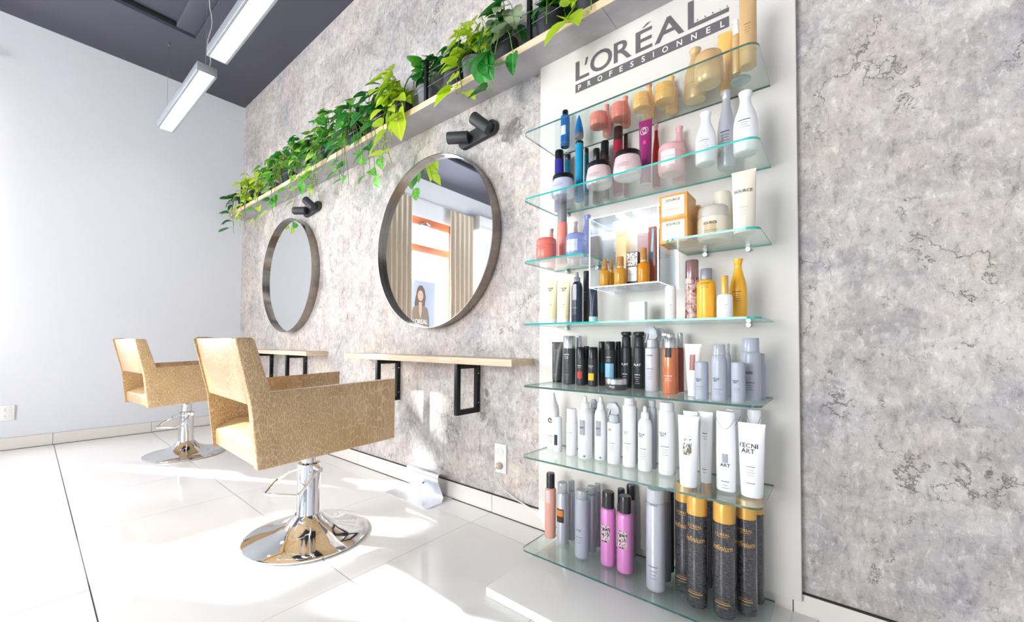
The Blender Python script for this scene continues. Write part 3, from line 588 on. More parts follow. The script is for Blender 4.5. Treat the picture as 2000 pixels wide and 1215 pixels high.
PRODUCTS = [
 ('can', -1.0014, -0.0852, 1.892, 0.0218, 0.1771, 'blue,black', 'slim blue spray bottle with black cap, leftmost on the top glass shelf', 'bottles on the top glass shelf', {'c': 0.13, 'cr': 0.65, 'foot': 'clearb', 'lab': (0.3, 0.55, 0.5, 'white')}),
 ('cone0', -0.9093, -0.1184, 1.892, 0.0207, 0.1098, 'blue,blue', 'tiny pointed blue cone bottle right of the slim blue spray bottle', 'bottles on the top glass shelf', {}),
 ('jar', -0.796, -0.1513, 1.892, 0.0399, 0.0577, 'coral,coral', 'translucent coral tub on the top glass shelf, left one of two', 'tubs on the top glass shelf', {'bars': (0.45, 2, 'dcoral')}),
 ('neck', -0.8034, -0.0537, 1.892, 0.0191, 0.1449, 'coral,coral', 'coral bottle behind the left coral tub on the top shelf', 'bottles on the top glass shelf', {}),
 ('jar', -0.7013, -0.1507, 1.892, 0.036, 0.0656, 'coral,coral', 'translucent coral tub on the top glass shelf, right one of two', 'tubs on the top glass shelf', {'bars': (0.45, 2, 'dcoral')}),
 ('neck', -0.705, -0.0802, 1.892, 0.0211, 0.1305, 'coral,coral', 'coral bottle behind the right coral tub on the top shelf', 'bottles on the top glass shelf', {}),
 ('jar', -0.6041, -0.1623, 1.892, 0.0359, 0.0622, 'amber,amber', 'yellow orange tub left of its twin on the top glass shelf', 'tubs on the top glass shelf', {'bars': (0.45, 2, 'damber')}),
 ('neck', -0.6041, -0.0788, 1.892, 0.022, 0.1451, 'amber,coral', 'amber bottle with coral cap behind the left yellow tub', 'bottles on the top glass shelf', {}),
 ('jar', -0.5168, -0.1579, 1.892, 0.0369, 0.0689, 'amber,amber', 'yellow orange tub right of its twin on the top glass shelf', 'tubs on the top glass shelf', {'bars': (0.45, 2, 'damber')}),
 ('neck', -0.5198, -0.0625, 1.892, 0.024, 0.1491, 'amber,amber', 'amber bottle behind the right yellow tub on the top shelf', 'bottles on the top glass shelf', {}),
 ('neck', -0.4231, -0.087, 1.892, 0.0383, 0.204, 'gold,gold', 'tall golden necked bottle behind the big gold tub', 'bottles on the top glass shelf', {'bars': (0.3, 4, 'dgold')}),
 ('jar', -0.358, -0.1692, 1.892, 0.0469, 0.1108, 'gold,gold', 'big gold tub on the top glass shelf in front of the necked bottle', 'tubs on the top glass shelf', {'bars': (0.5, 3, 'dgold')}),
 ('tube', -0.3233, -0.0687, 1.892, 0.0201, 0.235, 'amber,amber', 'flat orange tube with crimped top near the top shelf right end', 'bottles on the top glass shelf', {'k': 1.25, 'cap': 0.18}),
 ('pump', -0.2697, -0.1705, 1.892, 0.0131, 0.1909, 'gold,white', 'slim gold bottle with a white nozzle between orange tube and tall tube', 'bottles on the top glass shelf', {'c': 0.28}),
 ('tube', -0.2321, -0.1876, 1.892, 0.0258, 0.2552, 'gold,gold', 'tallest gold tube standing at the right end of the top shelf', 'bottles on the top glass shelf', {'k': 0.98, 'cap': 0.2, 'bars': (0.55, 4, 'dgold')}),
 ('disc', -0.2662, -0.1131, 1.892, 0.0315, 0.01, 'clearb,clearb', 'small round frosted glass dish under the gold bottles at the right of the top shelf', 'bottles on the top glass shelf', {}),
 ('can', -1.0436, -0.07, 1.595, 0.0222, 0.2976, 'blueviolet,black', 'dark violet blue can behind the lavender tub, left of the teal one', 'bottles behind the tubs on the second glass shelf', {'c': 0.15, 'cr': 0.95}),
 ('can', -0.9982, -0.065, 1.595, 0.0145, 0.2659, 'teal,black', 'small teal can behind the lavender tub on the second shelf', 'bottles behind the tubs on the second glass shelf', {'c': 0.1, 'cr': 0.95}),
 ('wjar', -0.9344, -0.2154, 1.595, 0.0514, 0.0974, 'lavender,black', 'lavender glass tub with black lid, leftmost tub on the second shelf', 'black-lidded tubs on the second glass shelf', {'bars': (0.5, 3, 'slate')}),
 ('spray', -0.9001, -0.1317, 1.595, 0.0216, 0.2734, 'tealb,tealb', 'tall bright teal bottle right of the lavender tub', 'bottles behind the tubs on the second glass shelf', {}),
 ('can', -0.9019, -0.06, 1.595, 0.0105, 0.2694, 'teal,black', 'narrow dark teal can just behind the tall bright teal bottle', 'bottles behind the tubs on the second glass shelf', {'c': 0.1, 'cr': 0.95}),
 ('can', -0.8515, -0.06, 1.595, 0.016, 0.2521, 'brownblack,black', 'shorter black brown can behind the left pink tub', 'bottles behind the tubs on the second glass shelf', {'c': 0.25, 'cr': 0.95}),
 ('can', -0.8008, -0.08, 1.595, 0.0188, 0.2627, 'brownblack,black', 'taller black brown can behind the left pink tub', 'bottles behind the tubs on the second glass shelf', {'c': 0.25, 'cr': 0.95}),
 ('wjar', -0.7572, -0.2283, 1.595, 0.0532, 0.0977, 'palepink,black', 'pale pink glass tub with black lid, right of the teal bottle', 'black-lidded tubs on the second glass shelf', {'bars': (0.45, 4, 'plum')}),
 ('can', -0.73, -0.1, 1.595, 0.0201, 0.2943, 'wine,brownblack', 'taller wine red bottle with dark cap behind the second pink tub', 'bottles behind the tubs on the second glass shelf', {'c': 0.2, 'cr': 0.95}),
 ('can', -0.7123, -0.06, 1.595, 0.0096, 0.2749, 'wine,brownblack', 'narrow red bottle half hidden right of the taller wine red one', 'bottles behind the tubs on the second glass shelf', {'c': 0.2, 'cr': 0.95}),
 ('wjar', -0.6312, -0.2423, 1.595, 0.0541, 0.0998, 'palepink,black', 'larger pale pink glass tub with black lid beside the purple tube', 'black-lidded tubs on the second glass shelf', {'bars': (0.45, 4, 'plum')}),
 ('tube', -0.596, -0.1436, 1.595, 0.0213, 0.2611, 'purple,pinkglass', 'glittery purple tube with white loops and magenta dot', 'bottles on the second glass shelf', {'k': 1.25, 'cap': 0.26, 'loops': 1}),
 ('neck', -0.5749, -0.08, 1.595, 0.0157, 0.264, 'red,pinkcap', 'red bottle with pink cap behind the purple tube', 'bottles on the second glass shelf', {}),
 ('neck', -0.4867, -0.075, 1.595, 0.026, 0.2234, 'pink,pink', 'pink necked bottle behind the wide pink tub', 'bottles on the second glass shelf', {}),
 ('jar', -0.4868, -0.1756, 1.595, 0.0473, 0.1117, 'pink,pink', 'wide pink tub with rounded lid and white label', 'tubs on the second glass shelf', {'lab': (0.2, 0.7, 0.45, 'white'), 'bars': (0.5, 3, 'wine')}),
 ('neck', -0.3656, -0.1814, 1.595, 0.0344, 0.1894, 'white,white', 'white shampoo bottle left of the silver one on the second shelf', 'bottles on the second glass shelf', {'bars': (0.42, 5, 'ink')}),
 ('neck', -0.3151, -0.0998, 1.595, 0.0302, 0.288, 'silverb,silverb', 'silver grey shampoo bottle between the two white ones', 'bottles on the second glass shelf', {'bars': (0.45, 5, 'ink')}),
 ('neck', -0.2413, -0.186, 1.595, 0.037, 0.2132, 'white,white', 'larger white shampoo bottle at the right end of the second shelf', 'bottles on the second glass shelf', {'bars': (0.5, 4, 'ink')}),
 ('neck', -1.0814, -0.08, 1.3155, 0.0211, 0.1971, 'coral,grey', 'coral bottle with grey cap behind the solid coral tub', 'bottles on the short left glass shelf', {}),
 ('jar', -0.9892, -0.265, 1.3155, 0.0448, 0.0973, 'coral2,coral2', 'solid coral tub at the left end of the short left shelf', 'tubs on the short glass shelves', {'bars': (0.5, 3, 'ink')}),
 ('can', -0.9715, -0.16, 1.3155, 0.0231, 0.2791, 'coral,grey', 'coral bottle with grey collar and coral top between the tubs', 'bottles on the short left glass shelf', {'c': 0.32, 'cr': 0.9, 'top': 'coral'}),
 ('neck', -0.9477, -0.08, 1.3155, 0.0188, 0.2075, 'palepink,palepink', 'pale clear pink bottle behind the lavender blue tub', 'bottles on the short left glass shelf', {}),
 ('jar', -0.8496, -0.25, 1.3155, 0.0434, 0.097, 'bluelav,bluelav', 'lavender blue tub beside the light box', 'tubs on the short glass shelves', {'lab': (0.2, 0.7, 0.5, 'lavender'), 'bars': (0.5, 3, 'slate')}),
 ('neck', -0.8819, -0.09, 1.3155, 0.0274, 0.2236, 'bluelav,bluelav', 'blue grey necked bottle squeezed next to the light box', 'bottles on the short left glass shelf', {}),
 ('box', -0.4565, -0.2, 1.3155, 0.0353, 0.0832, 'orange,orange', 'orange carton with printed front, lower one of the stack of two', 'orange cartons on the short right shelf', {'w': 0.096, 'd': 0.115, 'h': 0.088, 'txt': ('SOURCE', 0.76, 0.013, 'ink'), 'lab': (0.12, 0.9, 0.8, 'cream'), 'bars': (0.4, 3, 'dgold')}),
 ('jar', -0.3417, -0.1896, 1.3155, 0.0502, 0.1212, 'cream,clearw', 'cream tub with clear lid in front on the short right shelf', 'tubs on the short glass shelves', {'txt': ('SOURCE', 0.45, 0.012, 'ink'), 'lab': (0.1, 0.5, 0.3, 'tan'), 'bars': (0.25, 2, 'ink')}),
 ('jar', -0.3338, -0.085, 1.3155, 0.0315, 0.2029, 'cream2,cream', 'pale cream tub standing behind the front cream tub', 'tubs on the short glass shelves', {}),
 ('tube', -0.2405, -0.2312, 1.3155, 0.0316, 0.2098, 'cream,cream', 'large cream tube with crimped top at the right end of the short shelf', 'tubes', {'k': 1.1, 'cap': 0.03, 'txt': ('SOURCE', 0.66, 0.0165, 'ink'), 'bars': (0.4, 4, 'tan')}),
 ('vialc', -0.7358, -0.22, 1.187, 0.0202, 0.1125, 'goldglass,wood', 'small amber bottle with conical wooden top, leftmost in the light box', 'oil bottles in the light box', {}),
 ('vial', -0.7388, -0.15, 1.187, 0.0145, 0.1166, 'goldglass,wood', 'small amber bottle behind the conical topped one in the light box', 'oil bottles in the light box', {}),
 ('vial', -0.6738, -0.21, 1.187, 0.0245, 0.1136, 'goldglass,wood', 'stout amber bottle with cylindrical wooden cap left of the patterned carton', 'oil bottles in the light box', {}),
 ('box', -0.7128, -0.09, 1.187, 0.0272, 0.2437, 'goldpale,gold', 'tall pale gold carton standing at the back of the light box', 'cartons in the light box', {'w': 0.046, 'd': 0.042}),
 ('box', -0.6382, -0.16, 1.187, 0.0235, 0.1339, 'ink,ink', 'black and white patterned carton with white label in the light box', 'cartons in the light box', {'w': 0.044, 'd': 0.036, 'pat': 1, 'lab': (0.12, 0.55, 0.85, 'white'), 'bars': (0.35, 2, 'grey')}),
 ('box', -0.6195, -0.09, 1.187, 0.0249, 0.2217, 'greypink,greypink', 'tall grey pink speckled carton behind the largest amber bottle', 'cartons in the light box', {'w': 0.046, 'd': 0.042}),
 ('vial', -0.5841, -0.2, 1.187, 0.0224, 0.1373, 'amberglass,wood', 'largest amber oil bottle with wooden cap in the light box', 'oil bottles in the light box', {}),
 ('box', -0.567, -0.13, 1.187, 0.0114, 0.2294, 'redbrown,redbrown', 'tall red brown carton with teal stripe at the light box right wall', 'cartons in the light box', {'w': 0.03, 'd': 0.05, 'stripe': 'tealb'}),
 ('tube', -0.9986, -0.2, 1.039, 0.0218, 0.196, 'yellowpale,white', 'pale yellow tube with black print, leftmost on the middle glass shelf', 'pale yellow tubes', {'k': 1.22, 'cap': 0.12, 'txt': ('TECNI\nART', 0.8, 0.013, 'ink'), 'bars': (0.45, 4, 'ink')}),
 ('tube', -0.931, -0.2, 1.039, 0.0201, 0.1898, 'yellowpale,white', 'pale yellow tube with black print, second from left on the middle glass shelf', 'pale yellow tubes', {'k': 1.22, 'cap': 0.12, 'txt': ('TECNI\nART', 0.8, 0.013, 'ink'), 'bars': (0.45, 4, 'ink')}),
 ('nozz', -0.8728, -0.2, 1.039, 0.0239, 0.2236, 'navy,grey', 'navy spray bottle with grey nozzle right of the pale yellow tubes', 'dark bottles on the middle glass shelf', {'lab': (0.45, 0.75, 0.35, 'grey'), 'bars': (0.3, 4, 'grey')}),
 ('can', -0.8655, -0.13, 1.039, 0.0133, 0.2362, 'ink,ink', 'narrow black can with silver stripe between the navy bottle and the navy tube', 'dark bottles on the middle glass shelf', {'c': 0.18, 'cr': 0.95, 'bars': (0.6, 5, 'grey')}),
 ('tube', -0.7956, -0.2, 1.039, 0.0189, 0.145, 'navy,tealpale', 'navy tube with pale teal cap under the light box', 'dark bottles on the middle glass shelf', {'k': 0.9, 'cap': 0.18, 'inv': 1}),
 ('box', -0.6236, -0.15, 1.039, 0.0311, 0.0942, 'white,white', 'small white square carton standing alone under the light box', 'cartons on the middle shelf', {'w': 0.062, 'd': 0.03, 'h': 0.082, 'bars': (0.6, 3, 'grey'), 'frame': 'grey'}),
 ('can', -0.4834, -0.2, 1.039, 0.0192, 0.1287, 'white,white', 'small white bottle right of the white carton', 'bottles on the middle glass shelf', {'c': 0.3, 'cr': 1, 'bars': (0.45, 5, 'slate')}),
 ('can', -0.417, -0.17, 1.039, 0.0237, 0.2212, 'rosefoil,rose', 'rose metallic spray can with brown pattern', 'bottles on the middle glass shelf', {'c': 0.3, 'cr': 0.95, 'bars': (0.6, 3, 'plum')}),
 ('can', -0.3554, -0.23, 1.039, 0.0299, 0.1746, 'yellow,grey', 'yellow bottle with grey cap on the middle glass shelf', 'bottles on the middle glass shelf', {'c': 0.22, 'cr': 0.62, 'round': 1, 'bars': (0.7, 3, 'ink')}),
 ('can', -0.295, -0.25, 1.039, 0.0238, 0.1419, 'white,goldcap', 'short white pump bottle with gold cap in front of the tall yellow bottle', 'bottles on the middle glass shelf', {'c': 0.42, 'cr': 0.45, 'round': 1, 'bars': (0.3, 3, 'tan')}),
 ('neck', -0.2692, -0.17, 1.039, 0.0264, 0.2071, 'yellow,yellow', 'tall yellow necked bottle at the right end of the middle glass shelf', 'bottles on the middle glass shelf', {'bars': (0.45, 5, 'ink')}),
 ('tube', -1.0444, -0.08, 0.767, 0.0231, 0.1925, 'charcoal,black', 'charcoal grey tube, leftmost on the shelf of dark hair products', 'dark products on the fourth shelf', {'k': 1.3, 'cap': 0.05, 'bars': (0.8, 2, 'grey'), 'bars2': (0.2, 2, 'grey')}),
 ('can', -0.9332, -0.07, 0.767, 0.014, 0.2214, 'charcoal,silver', 'can with silver cap mostly hidden behind the silver-capped black can', 'dark products on the fourth shelf', {'c': 0.25, 'cr': 1}),
 ('can', -0.9577, -0.1167, 0.767, 0.0278, 0.2205, 'charcoal,silver', 'black can with tall silver cap right of the charcoal tube', 'dark products on the fourth shelf', {'c': 0.26, 'cr': 1, 'bars': (0.62, 3, 'white'), 'bars2': (0.2, 3, 'grey')}),
 ('can', -0.8918, -0.1248, 0.767, 0.0213, 0.1695, 'ink,black', 'small black can with a red square on its front', 'dark products on the fourth shelf', {'c': 0.3, 'cr': 0.97, 'lab': (0.18, 0.36, 0.5, 'redsq'), 'bars': (0.52, 2, 'white')}),
 ('can', -0.89, -0.08, 0.767, 0.0125, 0.1742, 'ink,black', 'small black can behind and between the red and yellow square cans', 'dark products on the fourth shelf', {'c': 0.3, 'cr': 0.97}),
 ('can', -0.8339, -0.1281, 0.767, 0.0218, 0.1702, 'ink,black', 'small black can with a yellow square on its front', 'dark products on the fourth shelf', {'c': 0.3, 'cr': 0.97, 'lab': (0.15, 0.33, 0.5, 'yellowsq'), 'bars': (0.52, 2, 'white')}),
 ('can', -0.8173, -0.075, 0.767, 0.0144, 0.1955, 'ink,black', 'black can with dark teal label left of its light blue labelled twin', 'dark products on the fourth shelf', {'c': 0.18, 'cr': 0.97, 'lab': (0.3, 0.52, 0.9, 'teal')}),
 ('can', -0.757, -0.12, 0.767, 0.0211, 0.1952, 'ink,black', 'black can with light blue label behind the flat tin', 'dark products on the fourth shelf', {'c': 0.18, 'cr': 0.97, 'lab': (0.22, 0.52, 0.9, 'bluelabel'), 'bars': (0.66, 3, 'white')}),
 ('can', -0.7389, -0.08, 0.767, 0.0117, 0.1956, 'ink,black', 'black can half hidden right of the light blue labelled one', 'dark products on the fourth shelf', {'c': 0.18, 'cr': 0.97}),
 ('tin', -0.7006, -0.1862, 0.767, 0.0419, 0.0446, 'charcoal,silver', 'flat dark tin with silver lid lying in front on the fourth shelf', 'dark products on the fourth shelf', {'txt': ('lissage', 0.3, 0.009, 'white')}),
 ('pump', -0.7005, -0.0848, 0.767, 0.0218, 0.2367, 'ink,ink', 'tall black pump bottle, left one of the front pair', 'black pump bottles on the fourth shelf', {'c': 0.27, 'txt': ('PLAY', 0.42, 0.014, 'white'), 'bars': (0.25, 5, 'white')}),
 ('pump', -0.6459, -0.084, 0.767, 0.0232, 0.236, 'ink,ink', 'tall black pump bottle, right one of the front pair', 'black pump bottles on the fourth shelf', {'c': 0.27, 'txt': ('PLAY', 0.42, 0.014, 'white'), 'bars': (0.25, 5, 'white')}),
 ('trig', -0.5532, -0.1, 0.767, 0.018, 0.2507, 'clearg,greyl', 'clear spray bottle with grey trigger behind the front trigger bottle', 'trigger bottles on the fourth shelf', {'c': 0.33}),
 ('trig', -0.5748, -0.1366, 0.767, 0.0256, 0.2557, 'greylabel,greyl', 'clear spray bottle with grey trigger and white label in front', 'trigger bottles on the fourth shelf', {'c': 0.33, 'txt': ('SOLID', 0.55, 0.009, 'ink'), 'bars': (0.35, 5, 'slate')}),
 ('can', -0.4814, -0.09, 0.767, 0.0127, 0.2299, 'redbrown,silver', 'red brown bottle with silver cap behind the orange bottle', 'pump bottles on the fourth shelf', {'c': 0.25, 'cr': 0.8}),
 ('pump', -0.4948, -0.1691, 0.767, 0.0275, 0.2259, 'copper,silver', 'orange bottle with silver pump cap and black square print', 'pump bottles on the fourth shelf', {'c': 0.25, 'lab': (0.6, 0.76, 0.35, 'ink'), 'bars': (0.3, 3, 'white')}),
 ('tube', -0.407, -0.1995, 0.767, 0.0181, 0.1861, 'whiteb,white', 'white tube with brown picture label behind the small grey bottle', 'grey and white products on the fourth shelf', {'k': 1.55, 'cap': 0.12, 'lab': (0.5, 0.8, 0.5, 'redbrown')}),
 ('can', -0.3606, -0.2775, 0.767, 0.0207, 0.127, 'greyblue,greyblue', 'small plain grey blue bottle in front of the white tube', 'small grey blue bottles', {'c': 0.02, 'cr': 0.97, 'txt': ('TECNI\nART', 0.52, 0.008, 'ink'), 'bars': (0.35, 3, 'slate')}),
 ('can', -0.3207, -0.09, 0.767, 0.013, 0.1889, 'greyblue,greyclear', 'grey blue spray can hidden behind the clear-capped one', 'grey and white products on the fourth shelf', {'c': 0.19, 'cr': 0.7, 'round': 1}),
 ('can', -0.3084, -0.2736, 0.767, 0.0236, 0.1847, 'greyblue,greyclear', 'grey blue spray can with clear cap between the two small bottles', 'grey and white products on the fourth shelf', {'c': 0.19, 'cr': 0.8, 'round': 1, 'txt': ('TECNI\nART', 0.38, 0.009, 'ink'), 'bars': (0.22, 3, 'slate')}),
 ('can', -0.254, -0.2745, 0.767, 0.0197, 0.1288, 'greyblue,greyblue', 'small plain grey blue bottle in front of the large grey bottle', 'small grey blue bottles', {'c': 0.02, 'cr': 0.97, 'txt': ('TECNI\nART', 0.52, 0.008, 'ink'), 'bars': (0.35, 3, 'slate')}),
 ('can', -0.2196, -0.09, 0.767, 0.0195, 0.1551, 'greyblue,greyblue', 'grey blue bottle at the far right behind the large grey bottle', 'grey and white products on the fourth shelf', {'c': 0.2, 'cr': 0.8, 'round': 1}),
 ('can', -0.2307, -0.1942, 0.767, 0.0287, 0.2073, 'greyblue,greyblue', 'large grey blue bottle with wide cap at the right end of the fourth shelf', 'grey and white products on the fourth shelf', {'c': 0.22, 'cr': 0.86, 'txt': ('LISS', 0.45, 0.014, 'ink'), 'bars': (0.3, 4, 'ink')}),
 ('cone', -1.041, -0.1223, 0.459, 0.0286, 0.2613, 'white,white', 'white bottle with long conical nozzle, leftmost on the white shelf', 'white bottles on the fifth shelf', {'c': 0.25, 'txt': ('e', 0.52, 0.05, 'ink'), 'bars': (0.25, 4, 'slate')}),
 ('can', -0.9955, -0.1533, 0.459, 0.0197, 0.1578, 'white,white', 'smallest white bottle with black label in front of the cone bottle', 'white bottles on the fifth shelf', {'c': 0.35, 'cr': 0.95, 'lab': (0.2, 0.5, 0.35, 'ink')}),
 ('can', -0.9201, -0.1602, 0.459, 0.0235, 0.2038, 'white,white', 'slim white bottle between the smallest bottle and the green dotted pair', 'white bottles on the fifth shelf', {'c': 0.3, 'cr': 0.92, 'bars': (0.5, 5, 'slate')}),
 ('nozz', -0.8553, -0.1571, 0.459, 0.0304, 0.2658, 'white,white', 'white nozzle bottle with grey square and green dot, left one of two', 'green dotted nozzle bottles', {'lab': (0.38, 0.62, 0.35, 'greysq'), 'txt': ('ART', 0.5, 0.013, 'ink'), 'dot': 'green'}),
 ('trig', -0.8478, -0.09, 0.459, 0.0178, 0.2454, 'white,greyl', 'white trigger bottle hidden between the green dotted pair', 'white bottles on the fifth shelf', {'c': 0.25}),
 ('nozz', -0.7922, -0.1368, 0.459, 0.0266, 0.2675, 'white,white', 'white nozzle bottle with grey square and green dot, right one of two', 'green dotted nozzle bottles', {'lab': (0.38, 0.62, 0.35, 'greysq'), 'txt': ('ART', 0.5, 0.013, 'ink'), 'dot': 'green'}),
 ('trig', -0.7248, -0.1537, 0.459, 0.0275, 0.2492, 'white,greyl', 'white trigger spray bottle right of the green dotted pair', 'white bottles on the fifth shelf', {'c': 0.32, 'txt': ('TECNI\nART', 0.56, 0.008, 'ink'), 'bars': (0.35, 4, 'slate')}),
 ('can', -0.6605, -0.1, 0.459, 0.0121, 0.2577, 'greyl,white', 'white can hidden behind the tall domed one', 'white bottles on the fifth shelf', {'c': 0.1, 'cr': 0.8}),
 ('can', -0.6599, -0.1527, 0.459, 0.0266, 0.2743, 'white,white', 'tall white spray can with domed shoulder next to the trigger bottle', 'white bottles on the fifth shelf', {'c': 0.09, 'cr': 0.75, 'txt': ('TECNI\nART', 0.5, 0.01, 'slate'), 'bars': (0.35, 3, 'slate')}),
 ('can', -0.5792, -0.12, 0.459, 0.0162, 0.2691, 'greyl,greyl', 'tall pale grey can behind the white nozzle bottle', 'white bottles on the fifth shelf', {'c': 0.1, 'cr': 0.8}),
 ('nozz', -0.593, -0.1631, 0.459, 0.0264, 0.2508, 'white,white', 'white nozzle bottle with round shoulder left of the tall white can', 'white bottles on the fifth shelf', {'txt': ('TECNI\nART', 0.55, 0.012, 'ink'), 'bars': (0.35, 5, 'slate')}),
 ('can', -0.5132, -0.1521, 0.459, 0.0306, 0.2711, 'white,white', 'tall white spray can with capped top left of the white tubes', 'white bottles on the fifth shelf', {'c': 0.11, 'cr': 0.85, 'txt': ('TECNI\nART', 0.56, 0.013, 'ink'), 'bars': (0.4, 4, 'slate')}),
 ('tube', -0.4246, -0.17, 0.459, 0.0185, 0.2488, 'white,white', 'white tube half hidden behind the splash printed tube', 'white tubes on the fifth shelf', {'k': 1.3, 'cap': 0.04}),
 ('tube', -0.4127, -0.241, 0.459, 0.0275, 0.2432, 'white,white', 'white tube with splash print and ART lettering', 'white tubes on the fifth shelf', {'k': 1.25, 'cap': 0.03, 'txt': ('ART', 0.5, 0.018, 'olive'), 'bars': (0.72, 2, 'grey'), 'splash': 1}),
 ('tube', -0.3768, -0.1595, 0.459, 0.0188, 0.251, 'white,white', 'white tube with slanted top right behind the splash printed tube', 'white tubes on the fifth shelf', {'k': 1.3, 'cap': 0.03, 'bars': (0.7, 3, 'ink'), 'bars2': (0.2, 2, 'slate')}),
 ('flat', -0.2971, -0.11, 0.459, 0.0244, 0.2624, 'white,white', 'white flat bottle in the back left of the right end tube', 'white flat bottles on the fifth shelf', {}),
 ('flat', -0.3031, -0.2058, 0.459, 0.0294, 0.2671, 'white,white', 'white flat bottle in front with black square print', 'white flat bottles on the fifth shelf', {'txt': ('ART', 0.33, 0.016, 'ink'), 'lab': (0.36, 0.47, 0.3, 'greysq'), 'bars': (0.13, 3, 'slate')}),
 ('flat', -0.2343, -0.11, 0.459, 0.0209, 0.2677, 'white,white', 'white flat bottle in the back right behind the right end tube', 'white flat bottles on the fifth shelf', {}),
 ('tube', -0.2287, -0.2035, 0.459, 0.0312, 0.2356, 'white,white', 'large white tube at the right end of the fifth shelf', 'white tubes on the fifth shelf', {'k': 1.25, 'cap': 0.03, 'txt': ('TECNI\nART', 0.66, 0.024, 'ink'), 'bars': (0.42, 4, 'slate'), 'bars2': (0.2, 1, 'slate')}),
 ('can', -1.042, -0.1402, 0.056, 0.026, 0.2937, 'peach,blackg', 'peach can with black cap, leftmost on the lowest shelf', 'cans on the lowest glass shelf', {'c': 0.23, 'cr': 0.75, 'lab': (0.55, 0.75, 0.4, 'palepink')}),
 ('can', -0.9559, -0.0976, 0.056, 0.0162, 0.2659, 'silverb,greyclear', 'silver can behind the orange and black labelled one', 'cans on the lowest glass shelf', {'c': 0.17, 'cr': 0.9}),
 ('can', -0.9701, -0.1531, 0.056, 0.0262, 0.2696, 'silverb,greyclear', 'silver can with orange and black label', 'cans on the lowest glass shelf', {'c': 0.17, 'cr': 0.85, 'lab': (0.36, 0.58, 0.6, 'darkbrown'), 'lab2': (0.46, 0.56, 0.5, 'orangelab')}),
 ('can', -0.8371, -0.0758, 0.056, 0.0155, 0.2729, 'silverb,greyclear', 'grey can at the very back of the row of three', 'grey cans on the lowest glass shelf', {'c': 0.13, 'cr': 0.9}),
 ('can', -0.8379, -0.1327, 0.056, 0.0216, 0.2768, 'silverb,greyclear', 'grey can in the middle of the row of three', 'grey cans on the lowest glass shelf', {'c': 0.13, 'cr': 0.9}),
 ('can', -0.8461, -0.2024, 0.056, 0.0286, 0.2781, 'greyblue,greyclear', 'grey can at the front of the row of three', 'grey cans on the lowest glass shelf', {'c': 0.13, 'cr': 0.88, 'txt': ('PURE', 0.42, 0.012, 'slate'), 'bars': (0.32, 3, 'slate')}),
 ('can', -0.7371, -0.1829, 0.056, 0.0303, 0.2914, 'pinkcan,blackg', 'pink can with black cap and patched label, left one', 'pink cans on the lowest glass shelf', {'c': 0.22, 'cr': 0.8, 'lab': (0.33, 0.56, 0.5, 'patch'), 'txt': ('HAIR', 0.5, 0.014, 'ink')}),
 ('can', -0.7127, -0.11, 0.056, 0.0174, 0.2895, 'pinkgrey,blackg', 'black capped can hidden behind the right pink can', 'black capped cans in the back', {'c': 0.2, 'cr': 0.85}),
 ('can', -0.6909, -0.0606, 0.056, 0.0216, 0.298, 'pinkgrey,blackg', 'brownish can with black cap standing furthest back beside the pink cans', 'black capped cans in the back', {'c': 0.2, 'cr': 0.85}),
 ('can', -0.6629, -0.19, 0.056, 0.0309, 0.294, 'pinkcan,blackg', 'pink can with black cap and patched label, right one', 'pink cans on the lowest glass shelf', {'c': 0.22, 'cr': 0.78, 'lab': (0.33, 0.56, 0.5, 'patch'), 'txt': ('HAIR', 0.5, 0.014, 'ink')}),
 ('can', -0.5258, -0.0746, 0.056, 0.014, 0.322, 'charcoal,charcoal', 'dark grey can deepest behind the large silver can', 'silver and grey cans on the lowest glass shelf', {'c': 0.1, 'cr': 0.95}),
 ('can', -0.524, -0.1482, 0.056, 0.0226, 0.3396, 'greydark,grey', 'grey can directly behind the large silver can', 'silver and grey cans on the lowest glass shelf', {'c': 0.12, 'cr': 0.95}),
 ('can', -0.5308, -0.2275, 0.056, 0.0333, 0.362, 'silverb,greyl', 'large silver can left of the black and gold cans', 'silver and grey cans on the lowest glass shelf', {'c': 0.13, 'cr': 0.92, 'txt': ("L'OREAL", 0.86, 0.012, 'slate'), 'bars': (0.25, 4, 'slate')}),
 ('can', -0.448, -0.1612, 0.056, 0.0324, 0.3867, 'inf,goldcap', 'tall black can with gold cap, leftmost of the black and gold ones', 'tall black and gold cans', {'c': 0.17, 'cr': 0.97, 'inf': 1}),
 ('can', -0.3887, -0.09, 0.056, 0.0169, 0.3818, 'inf,goldcap', 'tall black can with gold cap hidden in the back gap', 'tall black and gold cans', {'c': 0.17, 'cr': 0.97}),
 ('can', -0.3903, -0.226, 0.056, 0.0334, 0.3721, 'inf,goldcap', 'tall black can with gold cap, second of the black and gold ones', 'tall black and gold cans', {'c': 0.17, 'cr': 0.97, 'inf': 1}),
 ('can', -0.306, -0.2273, 0.056, 0.0334, 0.3701, 'inf,goldcap', 'tallest looking black can with gold cap, at the front of the shelf', 'tall black and gold cans', {'c': 0.17, 'cr': 0.97, 'inf': 1}),
 ('can', -0.2517, -0.1644, 0.056, 0.0307, 0.3786, 'inf,goldcap', 'tall black can with gold cap right of the front one', 'tall black and gold cans', {'c': 0.17, 'cr': 0.97, 'inf': 1}),
 ('can', -0.2378, -0.072, 0.056, 0.0257, 0.3686, 'inf,goldcap', 'black can with gold cap at the far right against the panel', 'tall black and gold cans', {'c': 0.17, 'cr': 0.97}),
]
for row in PRODUCTS: product(*row)
